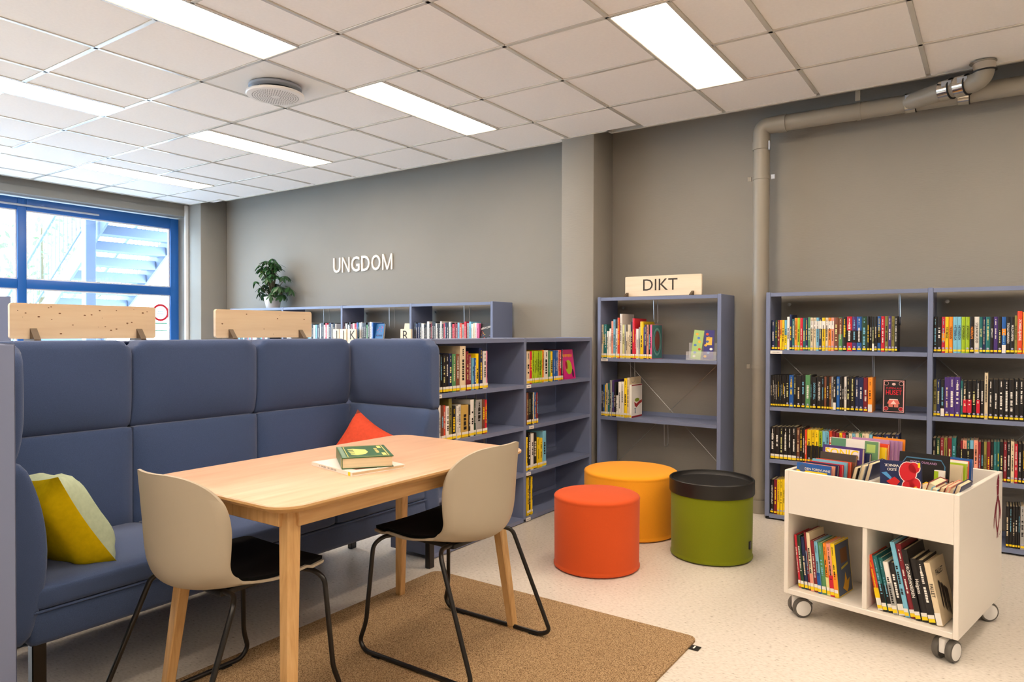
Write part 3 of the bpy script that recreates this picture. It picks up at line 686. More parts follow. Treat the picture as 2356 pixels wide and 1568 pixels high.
for y0, y1 in mods:
    scu('seat_cushion', (-2.645, (y0+y1)/2, .405), (.55, y1-y0-.001, .075), .022, lambda p: (0, 0, (p[2]+1)/2*.014*cos2(p[0])*cos2(p[1])))
o_ = Vector((-2.7, 1.8, 0))
MB().rbox(-2.92-o_.x, -2.375-o_.x, .90-o_.y, 2.688-o_.y, .262, .372, .02, 3).build('seat_base', FABRIC, sofa, True)
MB().tube([(-2.373-o_.x, .91-o_.y, .368), (-2.373-o_.x, 2.68-o_.y, .368)], .004, 6).build('piping', FABRIC, sofa, True)
for x, y in ((-2.40, .93), (-2.40, 2.735), (-2.98, .93), (-2.98, 2.735)):
    m = MB().rbox(x-.016-o_.x, x+.016-o_.x, y-.02-o_.y, y+.02-o_.y, 0, .275, .003, 1); m.build('leg', BLACKM, sofa)

# ---------------------------------------------------------------- rug
def rrect(x0, x1, y0, y1, r, n=8):
    P = []
    for cx, cy, a0 in ((x1-r, y1-r, 0), (x0+r, y1-r, PI/2), (x0+r, y0+r, PI), (x1-r, y0+r, 1.5*PI)):
        for k in range(n+1): a = a0+k*PI/2/n; P.append((cx+r*math.cos(a), cy+r*math.sin(a)))
    return P
rug = MB().prism(rrect(-2.335, -.963, .62, 2.708, .04), 0, .008).build('rug', RUG); tag(rug, 'brown woven wool rug with rounded corners under the table', 'rug')
MB().box(-.962, -.925, 2.60, 2.64, .001, .003).build('brand_tag', BLACKP, rug); MB().box(-.950, -.944, 2.612, 2.634, .0031, .0034).build('tag_print', LABW, rug)

# ---------------------------------------------------------------- table
TX0, TX1, TY0, TY1, TZ = -2.30, -1.58, 1.20, 2.42, .74
table = empty('reading_table', ((TX0+TX1)/2, (TY0+TY1)/2, .008)); tag(table, 'beech topped table with rounded corners and splayed oak legs', 'table')
tl = Matrix.Translation((-(TX0+TX1)/2, -(TY0+TY1)/2, -.008))
pts = rrect(TX0, TX1, TY0, TY1, .085, 10); ins = [rrect(TX0+d, TX1-d, TY0+d, TY1-d, .085-d*.6, 10) for d in (.004, .022)]
t = MB(); n = len(pts)
loops = [([(x, y, TZ) for x, y in ins[0]]), ([(x, y, TZ-.003) for x, y in pts]), ([(x, y, TZ-.010) for x, y in pts]), ([(x, y, TZ-.026) for x, y in ins[1]])]
V = [tl @ Vector(p) for l in loops for p in l]
F = [tuple(range(n)), tuple(range(3*n, 4*n))[::-1]]+[(k*n+j, k*n+(j+1) % n, (k+1)*n+(j+1) % n, (k+1)*n+j) for k in range(3) for j in range(n)]
I = [0, 1]+[0]*n+[1]*n+[1]*n
t.v = [tuple(p) for p in V]; t.f = F; t.i = I; t.build('tabletop', [TOPM, OAKH], table, True)
ap = .088
for q in ((TX0+ap+.03, TX1-ap-.03, TY0+ap-.01, TY0+ap+.012), (TX0+ap+.03, TX1-ap-.03, TY1-ap-.012, TY1-ap+.01)): MB().rbox(*q, .655, TZ-.026, .002, 1, M=tl).build('apron', OAK, table)
for q in ((TX0+ap-.01, TX0+ap+.012, TY0+ap+.03, TY1-ap-.03), (TX1-ap-.012, TX1-ap+.01, TY0+ap+.03, TY1-ap-.03)): MB().rbox(*q, .655, TZ-.026, .002, 1, M=tl).build('apron', OAKH, table)
def taper(a, b, sa, sb, rz=0.):
    """tapered square leg with softened edges from a (top) to b (bottom)"""
    m = MB(); oct_ = [(-1, -.8), (-.8, -1), (.8, -1), (1, -.8), (1, .8), (.8, 1), (-.8, 1), (-1, .8)]; V = []
    for p, s in ((a, sa), (b, sb)): V += [Vector(p)+Vector((x*s, y*s, 0)) for x, y in oct_]
    m.add(V, [tuple(range(8)), tuple(range(8, 16))[::-1]]+[(k, (k+1) % 8, 8+(k+1) % 8, 8+k) for k in range(8)]); return m
cxm, cym = (TX0+TX1)/2, (TY0+TY1)/2
for sx in (-1, 1):
    for sy in (-1, 1):
        top = tl @ Vector((cxm+sx*.243, cym+sy*.493, .712)); bot = Vector((sx*.316, sy*.556, 0))
        taper(top, bot, .024, .0165).build('leg', OAK, table)

# ---------------------------------------------------------------- shell chairs
PROF = [(.272, .440, .165), (.270, .449, .19), (.255, .455, .210), (.20, .454, .224), (.12, .449, .230), (.04, .443, .230), (-.04, .440, .224), (-.10, .443, .215), (-.140, .456, .210), (-.165, .480, .208), (-.178, .515, .210),
 (-.184, .555, .215), (-.188, .600, .219), (-.191, .640, .221), (-.195, .685, .218), (-.198, .722, .208), (-.201, .755, .186), (-.203, .778, .156), (-.204, .793, .116), (-.205, .800, .07)]
def sstep(t):
    t = max(0., min(1., t)); return t*t*(3-2*t)
def chair_surf(rows, off=0., wscale=1., nu=16):
    V = []; F = []; n = len(rows)
    for k, (f, z, wd) in enumerate(rows):
        p, q_ = rows[max(k-1, 0)], rows[min(k+1, n-1)]; tf, tz = q_[0]-p[0], q_[1]-p[1]; l = math.hypot(tf, tz) or 1; nf, nz = tz/l, -tf/l
        back = max(0., min(1., (-f-.02)/.13))
        for j in range(nu+1):
            u = -1+2*j/nu; x = u*wd*wscale
            q = (abs(x)/.23)**2
            V.append((x, f+back*.112*q+nf*off, z+(1-back)*.016*q*(1 if f < .2 else .4)+.034*q*sstep((.10-f)/.22)*max(0., min(1., (.58-z)/.12))+nz*off))
    m = nu+1
    for k in range(n-1):
        for j in range(nu): F.append((k*m+j, k*m+j+1, (k+1)*m+j+1, (k+1)*m+j))
    return V, F
def chair_slab(rows, o0, o1, wscale=1., nu=16):
    A, F = chair_surf(rows, o0, wscale, nu); B, _ = chair_surf(rows, o1, wscale, nu); n = len(A); m = nu+1; R = len(rows)
    rim = list(range(m))+[k*m+nu for k in range(1, R)]+[(R-1)*m+j for j in range(nu-1, -1, -1)]+[k*m for k in range(R-2, 0, -1)]
    F2 = F+[tuple(n+i for i in q[::-1]) for q in F]+[(rim[i], rim[(i+1) % len(rim)], n+rim[(i+1) % len(rim)], n+rim[i]) for i in range(len(rim))]
    return A+B, F2
def dense(rows, n=3):
    out = []; P = [Vector(r) for r in rows]
    for k in range(len(P)-1):
        p0, p1, p2, p3 = P[max(k-1, 0)], P[k], P[k+1], P[min(k+2, len(P)-1)]
        for j in range(n):
            t = j/n; out.append(tuple(.5*((2*p1)+(p2-p0)*t+(2*p0-5*p1+4*p2-p3)*t*t+(3*p1-p0-3*p2+p3)*t**3)))
    out.append(rows[-1]); return out
def make_chair():
    e = empty('shell_chair')
    V, F = chair_slab(dense(PROF), 0., -.008); MB().add(V, F).build('shell', SHELL, e, True, 55)
    rows = [r for r in dense(PROF) if r[0] < .264 and r[0] > -.150]
    V, F = chair_slab(rows, .012, .001, .95); MB().add(V, F).build('seat_pad', BLACKF, e, True, 55)
    for s in (-1, 1):
        r = .0085
        p = fillet([(s*.03, .19, .424), (s*.185, .235, .430), (s*.222, .250, .405), (s*.243, .268, .11), (s*.252, .292, .040), (s*.252, .262, r), (s*.252, -.205, r), (s*.252, -.245, .03), (s*.222, -.085, .415), (s*.185, -.055, .432), (s*.03, -.03, .424)], .028, 5)
        MB().tube(p, r, 10).build('sled_frame', BLACKM, e, True, 60)
        for yy in (.2, -.17): MB().rbox(s*.252-.011, s*.252+.011, yy-.02, yy+.02, 0, .004, .001, 1).build('glide', BLACKP, e)
    MB().rbox(-.12, .12, -.06, .22, .413, .432, .006, 2).build('seat_plate', BLACKP, e, True)
    return e
ch1 = make_chair(); ch1.location = (-1.685, 2.105, .008); ch1.rotation_euler = (0, 0, PI/2)
tag(ch1, 'beige shell chair with black pad at the long side of the table', 'chair', 'shell chairs at the table')
ch2 = copy_tree(ch1); ch2.location = (-2.025, 1.285, .008); ch2.rotation_euler = (0, 0, 0)
tag(ch2, 'beige shell chair at the near table end, back to the viewer', 'chair', 'shell chairs at the table')

# ---------------------------------------------------------------- round seats
def pouf(name, lab, x, y, r, h, m, lid=False, tagx=None):
    e = empty(name, (x, y, 0)); tag(e, lab, 'pouf', 'round felt seats')
    MB().lathe([(0, .004), (r-.006, .004), (r+.002, .010), (r+.002, .018), (r-.002, .024), (r-.002, .03), (r, h-.028), (r-.001, h-.022), (r+.0015, h-.015), (r-.002, h-.007), (r-.012, h-.001), (r-.03, h+.002), (0, h+.004)], 72).build('felt_body', m, e, True, 50)
    MB().lathe([(r-.02, 0), (r-.02, .005), (0, .005)], 40).build('base', BLACKP, e)
    return e
pouf('pouf', 'round orange felt pouf nearest the rug', -1.712, 3.27, .2225, .378, ORANGE)
pouf('pouf', 'wide round amber yellow felt pouf behind the orange one', -1.845, 3.97, .285, .378, YELLOW)
gp = pouf('pouf', 'round moss green felt pouf with a black tray lid', -1.276, 3.788, .217, .375, GREEN)
r = .2265
MB().lathe([(r-.010, .352), (r-.002, .350), (r, .354), (r, .422), (r-.004, .426), (r-.010, .424), (r-.012, .404), (r-.016, .400), (0, .400)], 72).build('tray_lid', BLACKP, gp, True, 40)
tg = MB().box(-.002, .006, -.012, .012, .075, .115); tg.build('fabric_tag', BLACKP, gp, loc=(.216*math.cos(math.radians(-6)), .216*math.sin(math.radians(-6)), 0))
# ---------------------------------------------------------------- white book trolley
CA = math.radians(-11.8); CW, CD = .655, .645
cart = empty('book_trolley', (-.741, 3.147, 0), CA); tag(cart, 'white book trolley on castors with open bins and two lower shelves', 'trolley')
def cb(name, *q, r=.002): return MB().rbox(*q, r, 1).build(name, WHITEL, cart)
cb('side_panel', 0, .018, .0, CD, .10, .632); cb('side_panel', CW-.018, CW, .0, CD, .10, .632)
cb('front_panel', .018, CW-.018, .0, .016, .446, .632); cb('rear_panel', .018, CW-.018, CD-.016, CD, .446, .632)
cb('bottom_board', .018, CW-.018, 0, CD, .10, .122); cb('bin_floor', .018, CW-.018, .016, CD-.016, .446, .462)
cb('middle_upright', CW/2-.009, CW/2+.009, .004, CD-.004, .122, .446); cb('bin_divider', CW/2-.008, CW/2+.008, .016, CD-.016, .462, .625)
cb('inner_back', .018, CW/2-.009, .30, .315, .122, .446); cb('inner_back', CW/2+.009, CW-.018, .30, .315, .122, .446)
def castor(x, y, ang):
    e = empty('castor', (x, y, 0), ang); e.parent = cart
    R2 = .041
    for s in (-1, 1):
        M_ = Matrix.Translation((s*.024, 0, R2)) @ Matrix.Rotation(PI/2, 4, 'Y')
        MB().lathe([(.030, -.012), (R2-.003, -.011), (R2, -.006), (R2, .006), (R2-.003, .011), (.030, .012)], 32, M=M_).build('tyre', GREYR, e, True)
        M2 = Matrix.Translation((s*.0365, 0, R2)) @ Matrix.Rotation(s*PI/2, 4, 'Y')
        MB().lathe([(.032, -.004), (.032, 0), (.028, .001), (.018, .0005), (.015, .0015), (0, .0015)], 28, M=M2).build('hub_cap', WHITEP, e, True)
    MB().rbox(-.012, .012, -.034, .034, .03, .086, .006, 2).build('housing', WHITEP, e, True)
    MB().tube([(0, .0, .08), (0, .0, .1)], .012, 12).build('stem', GALV, e)
    MB().rbox(-.012, .012, .03, .052, .045, .056, .004, 1).build('brake_lever', GREYR, e)
for x, y, a in ((.045, .06, math.radians(-42)), (CW-.05, .05, math.radians(-14)), (CW-.05, CD-.05, math.radians(-42)), (.045, CD-.05, math.radians(20))): castor(x, y, a)
# red ink figure drawn on the right side panel
fig = MB()
def strip(pts, wd):
    P = [Vector((0, p[0], p[1])) for p in pts]
    for k in range(len(P)-1):
        w0 = wd[k] if isinstance(wd, list) else wd; w1 = wd[k+1] if isinstance(wd, list) else wd
        d = (P[k+1]-P[k]).normalized(); n_ = Vector((0, -d.z, d.y)); fig.quad(P[k]-n_*w0, P[k+1]-n_*w1, P[k+1]+n_*w1, P[k]+n_*w0)
def arc(sg): return [(sg*.030*math.sin(PI*t/10)*1.0, .045-.15*t/10) for t in range(11)]
strip([(.004, .135), (.004, .115), (-.002, .09), (0, .05)], [.003, .018, .022, .014])
strip(arc(1), [.012, .010, .009, .008, .007, .007, .007, .007, .007, .008, .008]); strip(arc(-1), [.012, .010, .009, .008, .007, .007, .007, .007, .007, .008, .008])
strip([(.022, .02), (.046, -.03), (.050, -.06)], [.009, .007, .002]); strip([(-.022, .02), (-.056, -.04), (-.062, -.08)], [.009, .007, .002])
strip([(-.004, -.105), (-.010, -.13)], .0035); strip([(.006, -.105), (.008, -.13)], .0035)
strip([(.03, -.125), (.045, -.118), (.06, -.112)], .0015)
fig.build('red_drawing', RED, cart, loc=(CW+.0008, .565, .495))
def cw(u, v, z): p = Matrix.Rotation(CA, 4, 'Z') @ Vector((u, v, z)); return (p.x-.741, p.y+3.147, z)
def leaning(list_, u0, z0, v0, lean, where, grp, first_touch=True):
    """spines towards the front, each book tilted by `lean` to the left"""
    u = u0
    for i, (wd, h, d, c, ti, tc, st, lab, bands) in enumerate(list_):
        p = cw(u+wd/2*math.cos(lean), v0+random.uniform(0, .012), z0+wd/2*abs(math.sin(lean))+.0005)
        b = book(wd-.0008, h, d, c, lab, p, title=ti, tcol=tc, sticker=st, group=grp, band=bands, rot=(Matrix.Rotation(CA, 3, 'Z') @ Matrix.Rotation(-lean, 3, 'Y')).to_euler())
        u += wd/math.cos(lean)+.0006
        yield b
ll = [('r', 'red', .011, .225, None), ('G', 'dark green', .015, .225, None), ('n', 'dark blue', .015, .222, None), ('d', 'maroon', .010, .245, None), ('e', 'cream and pink', .015, .245, [(.0, .3, 'f')]), ('d', 'brick red', .016, .215, None),
 ('c', 'light blue', .015, .215, [(0, .4, 'b')]), ('g', 'green', .019, .215, None), ('o', 'orange', .014, .215, [(0, .35, 'E')]), ('f', 'pink', .018, .217, [(0, .4, 'r')]), ('y', 'yellow spined', .017, .222, [(.1, .45, 'o')])]
L1 = [(wd, h, .15, c, None, None, 'wy', '%s comic, %s from left, lower left trolley shelf' % (nm, ordinal(i+1)), bd) for i, (c, nm, wd, h, bd) in enumerate(ll)]
bl = list(leaning(L1, .046, .122, .035, math.radians(6), '', 'books on the lower left trolley shelf'))
lastc = bl[-1]           # picture on the outer cover of the last one
cv = MB().quad((0, .006, .004), (0, .146, .004), (0, .146, .215), (0, .006, .215)).build('cover_picture', PRINT, lastc, loc=(.0085, 0, 0), color=rgb(74, 84, 104))
MB().quad((0, .05, .13), (0, .12, .13), (0, .12, .19), (0, .05, .19)).build('cover_emblem', PRINT, lastc, loc=(.0089, 0, 0), color=rgb(112, 70, 34))
MB().prism([(.05, .03), (.07, .05), (.085, .09), (.1, .05), (.125, .06), (.105, .02), (.09, .005)], 0, .0003, M=Matrix(((0, 0, 1, 0), (1, 0, 0, 0), (0, 1, 0, 0), (0, 0, 0, 1)))).build('cover_figure', PRINT, lastc, loc=(.0089, 0, 0), color=rgb(206, 150, 34))
MB().quad((0, .05, .105), (0, .12, .115), (0, .12, .125), (0, .05, .115)).build('cover_lettering', PRINT, lastc, loc=(.0089, 0, 0), color=rgb(190, 170, 60))
rr_ = [('O', 'orange and yellow', .019, .215, None, None, [(.0, .22, 'w'), (.22, .4, 'y')]), ('t', 'teal', .018, .215, None, 'c', [(0, .5, 'k')]), ('t', 'teal green', .017, .21, None, 'c', [(0, .5, 'k')]), ('w', 'white topped', .018, .20, None, 'k', [(0, .6, 's')]), ('k', 'black and white', .022, .20, None, 'w', [(0, .22, 'w')]),
 ('c', 'tall pale blue', .017, .285, None, 'k', None), ('d', 'tall crimson', .019, .28, 'MULLVADENS REX', 'w', None), ('k', 'tall black', .02, .265, 'DRONEDANSEREN', 'w', None), ('k', 'black', .023, .235, 'Helgens', 'w', None), ('k', 'thick black', .025, .235, 'ALTE GEHEIMNISSE', 'w', None), ('e', 'cream', .021, .232, 'FALLET', 'k', None)]
for k in (6, 9): rr_[k] = rr_[k][:4]+(None,)+rr_[k][5:]
L2 = [(wd, h, .17 if h < .25 else .2, c, ti, tc, 'wy' if c != 'e' else 'w', '%s book, %s from left, lower right trolley shelf' % (nm, ordinal(i+1)), bd) for i, (c, nm, wd, h, ti, tc, bd) in enumerate(rr_)]
br2 = list(leaning(L2, CW/2+.042, .122, .028, math.radians(12), '', 'books on the lower right trolley shelf'))
fo = br2[-1]
text('cover_title', 'FALLET', .028, PRINT, fo, (.0114, .085, .185), Euler((PI/2, 0, PI/2)), color=col('k'), bold=True)
dk = MB()
for k in range(9):
    a0 = (.045+.01*k+random.uniform(-.004, .004), .155-.006*k); dk.quad((0, a0[0], a0[1]-.09), (0, a0[0]+.004, a0[1]-.10), (0, a0[0]+.012, a0[1]), (0, a0[0]-.002, a0[1]))
dk.build('cover_drawing', PRINT, fo, loc=(.0113, 0, 0), color=rgb(52, 46, 42))

# books standing in the two bins: covers face the front, leaning back a little
def cover_book(u0, u1, ztop, v, th, c, lab, lean=.12, z0=.4625, roty=0., parts=True):
    wd = u1-u0; h = ztop-z0
    M = Matrix.Rotation(CA, 3, 'Z') @ Matrix.Rotation(roty, 3, 'Y') @ Matrix.Rotation(-lean, 3, 'X')
    m = MB().box(-wd/2, wd/2, 0, .002, 0, h).box(-wd/2, wd/2, th-.002, th, 0, h).box(-wd/2, -wd/2+.002, .002, th-.002, 0, h)
    o = m.build('book', COVER, None, color=col(c)); o.location = cw((u0+u1)/2, v, z0+.0006+abs(math.sin(roty))*wd/2); o.rotation_euler = M.to_euler(); tag(o, lab, 'book', 'books in the trolley bins')
    MB().box(-wd/2+.002, wd/2-.003, .002, th-.002, .003, h-.003).build('pages', PAPER, o)
    return o, wd, h
def patch(o, x0, x1, z0, z1, c, name='cover_print', y=-.0006): return MB().quad((x0, y, z0), (x1, y, z0), (x1, y, z1), (x0, y, z1)).build(name, PRINT, o, color=col(c) if isinstance(c, str) else rgb(*c))
o, wd, h = cover_book(.030, .172, .662, .030, .012, 'b', 'bright blue hardback with white lettering, front of left trolley bin'); patch(o, -wd/2, wd*.42, h-.052, h-.030, 'y')
text('cover_title', 'DEN FORSVUNNE', .0135, PRINT, o, (.018, -.0012, h-.022), Euler((PI/2, 0, 0)), color=col('w'), bold=True)
MB().lathe([(0, 0), (.016, 0)], 20, c=(-.045, -.0009, h-.022), M=Matrix.Rotation(PI/2, 4, 'X')).build('cover_badge', PRINT, o, color=rgb(70, 90, 130))
for k, (u0, u1, zt, c, nm) in enumerate(((.045, .178, .660, 'f', 'pink edged'), (.05, .186, .664, 'n', 'dark purple'), (.055, .196, .664, 'r', 'red'), (.06, .204, .672, 'c', 'pale blue'), (.065, .212, .672, 'O', 'red-orange'))):
    cover_book(u0, u1, zt, .052+.021*k, .016, c, '%s paperback, %s behind the bright blue hardback in the trolley' % (nm, ordinal(k+1)))
o, wd, h = cover_book(.075, .225, .700, .160, .016, 'u', 'dark brown book in front of the purple one, left trolley bin'); patch(o, -wd/2, wd/2, h-.03, h, (74, 66, 60))
o, wd, h = cover_book(.075, .243, .728, .180, .030, 'p', 'purple comic book with big yellow title, left trolley bin')
text('cover_title', 'SONIC', .047, PRINT, o, (-.002, -.0012, h-.030), Euler((PI/2, 0, 0)), color=col('y'), bold=True); patch(o, -wd/2+.012, wd/2-.012, h-.05, h-.010, (238, 226, 226), y=-.0008)
o, wd, h = cover_book(.12, .26, .705, .216, .022, 'n', 'dark navy book behind the purple comic, left trolley bin')
o, wd, h = cover_book(.075, .275, .752, .270, .016, 'w', 'pale album with green foliage corners, tallest in left trolley bin'); patch(o, -wd/2, -wd*.18, h-.1, h-.002, (96, 146, 116)); patch(o, wd*.22, wd/2, h-.1, h-.002, (106, 150, 106)); patch(o, wd*.26, wd*.44, h-.05, h-.015, (176, 204, 112), y=-.0009)
text('cover_mark', 'P', .042, PRINT, o, (-.02, -.0011, h-.066), Euler((PI/2, 0, 0)), color=col('k'))
for k, (c, nm) in enumerate((('y', 'yellow'), ('O', 'orange-red'))): cover_book(.21, .295, .725+.012*k, .30+.028*k, .02, c, 'small %s book between album and lilac row in the trolley' % nm)
LIL = (186, 138, 186)
for k in range(4):
    o, wd, h = cover_book(.13+.018*k, .285+.011*k, .748-.002*k, .365+.020*k, .015, LIL, 'lilac paperback, %s of four alike, left trolley bin' % ordinal(k+1))
cover_book(.19, .322, .748, .45, .012, 'o', 'orange book behind the lilac row, left trolley bin')
def edge_book(u, v, wd, h, d, c, lab, lean, up=False, z0=.4625):
    """fore-edge towards the viewer, standing on its end, tilted to the right"""
    M = Matrix.Rotation(CA, 3, 'Z') @ Matrix.Rotation(lean, 3, 'Y'); a = wd/2; t = min(.0025, wd*.2)
    m = MB().box(-a, -a+t, 0, d, 0, h).box(a-t, a, 0, d, 0, h).box(-a+t, a-t, d-.003, d, 0, h)
    o = m.build('book', COVER, None, color=col(c)); o.location = cw(u, v, z0+a*abs(math.sin(lean))+.0005); o.rotation_euler = M.to_euler(); tag(o, lab, 'book', 'books in the trolley bins')
    MB().box(-a+t, a-t, .004, d-.003, .003, h-.003).build('pages', PAPER, o); return o
for k, (c, nm, h) in enumerate((('k', 'black', .215), ('s', 'grey', .225), ('n', 'navy', .235))):
    edge_book(.232+.0215*k, .04+.012*k, .018, h, .15, c, '%s book tilted right, pages outward, left trolley bin' % nm, math.radians(13))
# right bin
o, wd, h = cover_book(.372, .520, .715, .045, .014, 'n', 'navy comic with red figure, upside down, in right trolley bin', lean=.10, roty=math.radians(-3))
text('cover_title', 'JUDD', .014, PRINT, o, (-.030, -.0012, h-.034), Euler((PI/2, PI, 0)), color=col('w'), bold=True); text('cover_title', 'WINICK', .014, PRINT, o, (-.030, -.0012, h-.018), Euler((PI/2, PI, 0)), color=col('w'), bold=True)
def blob(o, pts, c, y): return MB().prism(pts, 0, .0002, M=Matrix(((1, 0, 0, 0), (0, 0, 1, y), (0, 1, 0, 0), (0, 0, 0, 1)))).build('cover_print', PRINT, o, color=rgb(*c))
def ell(cx, cz, rx, rz, n=18): return [(cx+rx*math.cos(2*PI*k/n), cz+rz*math.sin(2*PI*k/n)) for k in range(n)]
for cx, cz, rx, rz in ((.028, h-.040, .030, .038), (.030, h-.095, .022, .024), (.052, h-.085, .020, .024), (.05, h-.022, .02, .02)):
    blob(o, ell(cx, cz, rx+.003, rz+.003), (240, 220, 214), -.0008); blob(o, ell(cx, cz, rx, rz), (204, 34, 44), -.0011)
blob(o, [(-.05, h-.082), (-.02, h-.062), (.0, h-.078), (-.02, h-.105)], (206, 40, 40), -.0009); blob(o, [(-.068, h-.05), (-.05, h-.045), (-.03, h-.066), (-.036, h-.074)], (86, 156, 214), -.0010)
patch(o, wd/2-.010, wd/2-.002, h-.02, h-.002, 'y', 'shelf_mark', -.0012)
o, wd, h = cover_book(.355, .540, .722, .285, .014, 'k', 'large black album with blue line border, right trolley bin'); 
bd = MB(); q = .010
for x0, x1, z0, z1 in ((-wd/2+.028, wd/2-.028, h-.024, h-.019), (-wd/2+.012, -wd/2+.016, .05, h-.045), (wd/2-.016, wd/2-.012, .05, h-.045)): bd.quad((x0, 0, z0), (x1, 0, z0), (x1, 0, z1), (x0, 0, z1))
for s in (-1, 1): bd.quad((s*(wd/2-.028), 0, h-.019), (s*(wd/2-.028), 0, h-.024), (s*(wd/2-.016), 0, h-.045), (s*(wd/2-.012), 0, h-.045))
bd.build('cover_border', PRINT, o, loc=(0, -.0007, 0), color=rgb(74, 124, 160))
text('cover_title', 'BJØRN OUSLAND', .0125, PRINT, o, (0, -.0011, h-.038), Euler((PI/2, 0, 0)), color=rgb(196, 150, 196), bold=True)
o, wd, h = cover_book(.50, .535, .668, .24, .02, 'w', 'small white book in front of the black album, trolley'); patch(o, -wd/2, -.002, 0, h-.004, 'l')
for k, (u0, u1, zt, v, c, nm) in enumerate(((.47, .558, .672, .40, 'e', 'cream'), (.47, .566, .676, .428, 'l', 'lime green'), (.46, .566, .684, .456, 'O', 'white and red'), (.46, .574, .690, .484, 'b', 'blue'))):
    o, wd, h = cover_book(u0, u1, zt, v, .022, c, '%s book behind the black album, right trolley bin' % nm)
    if k == 2: patch(o, -wd/2, wd/2, h-.022, h-.001, 'w')
for k, (c, nm, wd, h, u, v) in enumerate((('y', 'yellow', .030, .165, .478, .035), ('d', 'maroon', .030, .185, .508, .085), ('c', 'light blue', .022, .175, .528, .05), ('u', 'brown', .016, .185, .553, .045), ('f', 'salmon', .013, .195, .571, .045), ('s', 'lilac grey', .016, .185, .588, .05), ('n', 'navy', .018, .20, .606, .055))):
    if k > 4: u -= .006
    edge_book(u-.018, v, wd, h, .15, c, '%s book leaning right, pages outward, right trolley bin' % nm, math.radians(17))
# ---------------------------------------------------------------- word on the wall
x = -5.776; LW = {'U': .135, 'N': .14, 'G': .15, 'D': .145, 'O': .155, 'M': .165}; tot = sum(LW[c] for c in 'UNGDOM'); k_ = .884/tot
pos = ['first', 'second', 'third', 'fourth', 'fifth', 'last']
for i, c in enumerate('UNGDOM'):
    wd = LW[c]*k_; H_ = .157; sw = .0175; aw = wd*.84
    if c in 'NM':
        m = MB(); XZ = Matrix(((1, 0, 0, 0), (0, 1, 0, 0), (0, 0, 1, 0), (0, 0, 0, 1))); a2 = aw/2; h2 = H_/2
        polys = [[(-a2, -h2), (-a2+sw, -h2), (-a2+sw, h2), (-a2, h2)], [(a2-sw, -h2), (a2, -h2), (a2, h2), (a2-sw, h2)]]
        if c == 'N': polys.append([(-a2, h2), (-a2+sw*1.15, h2), (a2, -h2), (a2-sw*1.15, -h2)])
        else: polys += [[(-a2, h2), (-a2+sw*1.15, h2), (sw*.55, -h2), (-sw*.55, -h2)], [(a2-sw*1.15, h2), (a2, h2), (sw*.55, -h2), (-sw*.55, -h2)]]
        for k, p in enumerate(polys): m.prism(p, -.006, .006+k*.00003)
        e = m.mesh('wall_letter', LETW)
    else:
        e = text_mesh(c, .222, .006, True).copy(); e.materials.append(LETW)
        vx = [v.co.x for v in e.vertices]; vz = [v.co.y for v in e.vertices]
        sx = aw/(max(vx)-min(vx)); sz = H_/(max(vz)-min(vz)); cx_, cz_ = (max(vx)+min(vx))/2, (max(vz)+min(vz))/2
        for v in e.vertices: v.co.x = (v.co.x-cx_)*sx; v.co.y = (v.co.y-cz_)*sz
    o = inst('wall_letter', e, None, (x+wd/2, 5.032, 1.917), (PI/2, 0, 0)); x += wd
    tag(o, 'cream wooden letter %s, %s of the word on the grey wall' % (c, pos[i]), 'letter', 'letters of the word on the wall')

# ---------------------------------------------------------------- boards on top of the bookcases
def foot_prism(parent, y, x0, sgn):
    """dark triangular bracket slotted under the board"""
    return MB().prism([(x0-.05, 0), (x0+.05, 0), (x0+.002, .045), (x0-.002, .045)], y-.006, y+.006, M=Matrix(((1, 0, 0, 0), (0, 0, 1, 0), (0, 1, 0, 0), (0, 0, 0, 1)))).build('bracket', DKWOOD, parent)
def pine(lab, y0, y1, knots, seed):
    e = empty('pine_board', (-3.17, (y0+y1)/2, 1.18)); tag(e, lab, 'board', 'pine boards on the bookcase behind the sofa'); L = y1-y0
    rr = random.Random(seed); M_ = Matrix(((0, 0, 1, 0), (1, 0, 0, 0), (0, 1, 0, 0), (0, 0, 0, 1)))
    MB().prism(rrect(-L/2, L/2, .008, .150, .012, 4), -.009, .009, M=M_).build('board', PINE, e)
    for k in range(knots):
        y, z, r_ = rr.uniform(-L/2+.02, L/2-.02), rr.uniform(.025, .138), rr.uniform(.0012, .0042)
        MB().lathe([(0, .0004), (r_, .0002)], 8, c=(.0091, y, z), M=Matrix.Rotation(PI/2, 4, 'Y') @ Matrix.Diagonal((.7, 1.3, 1, 1))).build('knot', KNOT, e)
    for s in (-.36, .37):
        q = MB().prism([(-.05, 0), (.05, 0), (.05, .006), (.012, .050), (-.012, .050), (-.05, .006)], s*L-.012, s*L+.012, M=Matrix(((1, 0, 0, 0), (0, 0, 1, 0), (0, 1, 0, 0), (0, 0, 0, 1)))); q.build('bracket', DKWOOD, e)
    return e
pine('knotty pine board standing in front of the window', 1.136, 1.712, 26, 3); pine('paler pine board with few knots right of the window', 2.012, 2.60, 7, 5)
ds = empty('section_sign', (-1.992, 4.815, 1.485)); tag(ds, 'birch sign board reading DIKT on top of the half empty bookcase', 'sign')
MB().prism(rrect(-.293, .293, .003, .150, .006, 3), -.008, .008, M=Matrix(((1, 0, 0, 0), (0, 0, -1, 0), (0, 1, 0, 0), (0, 0, 0, 1)))).build('board', BIRCH, ds)
text('lettering', 'DIKT', .122, LETD, ds, (-.02, -.0088, .080), (PI/2, 0, 0), depth=.0006, label='dark brown letters DIKT')
for s in (-.28, .225): MB().prism([(-.06, 0), (.05, 0), (.05, .004), (.008, .032), (-.010, .032), (-.06, .004)], s-.004, s+.014, M=Matrix(((0, 0, 1, 0), (1, 0, 0, 0), (0, 1, 0, 0), (0, 0, 0, 1)))).build('bracket', DKWOOD, ds)
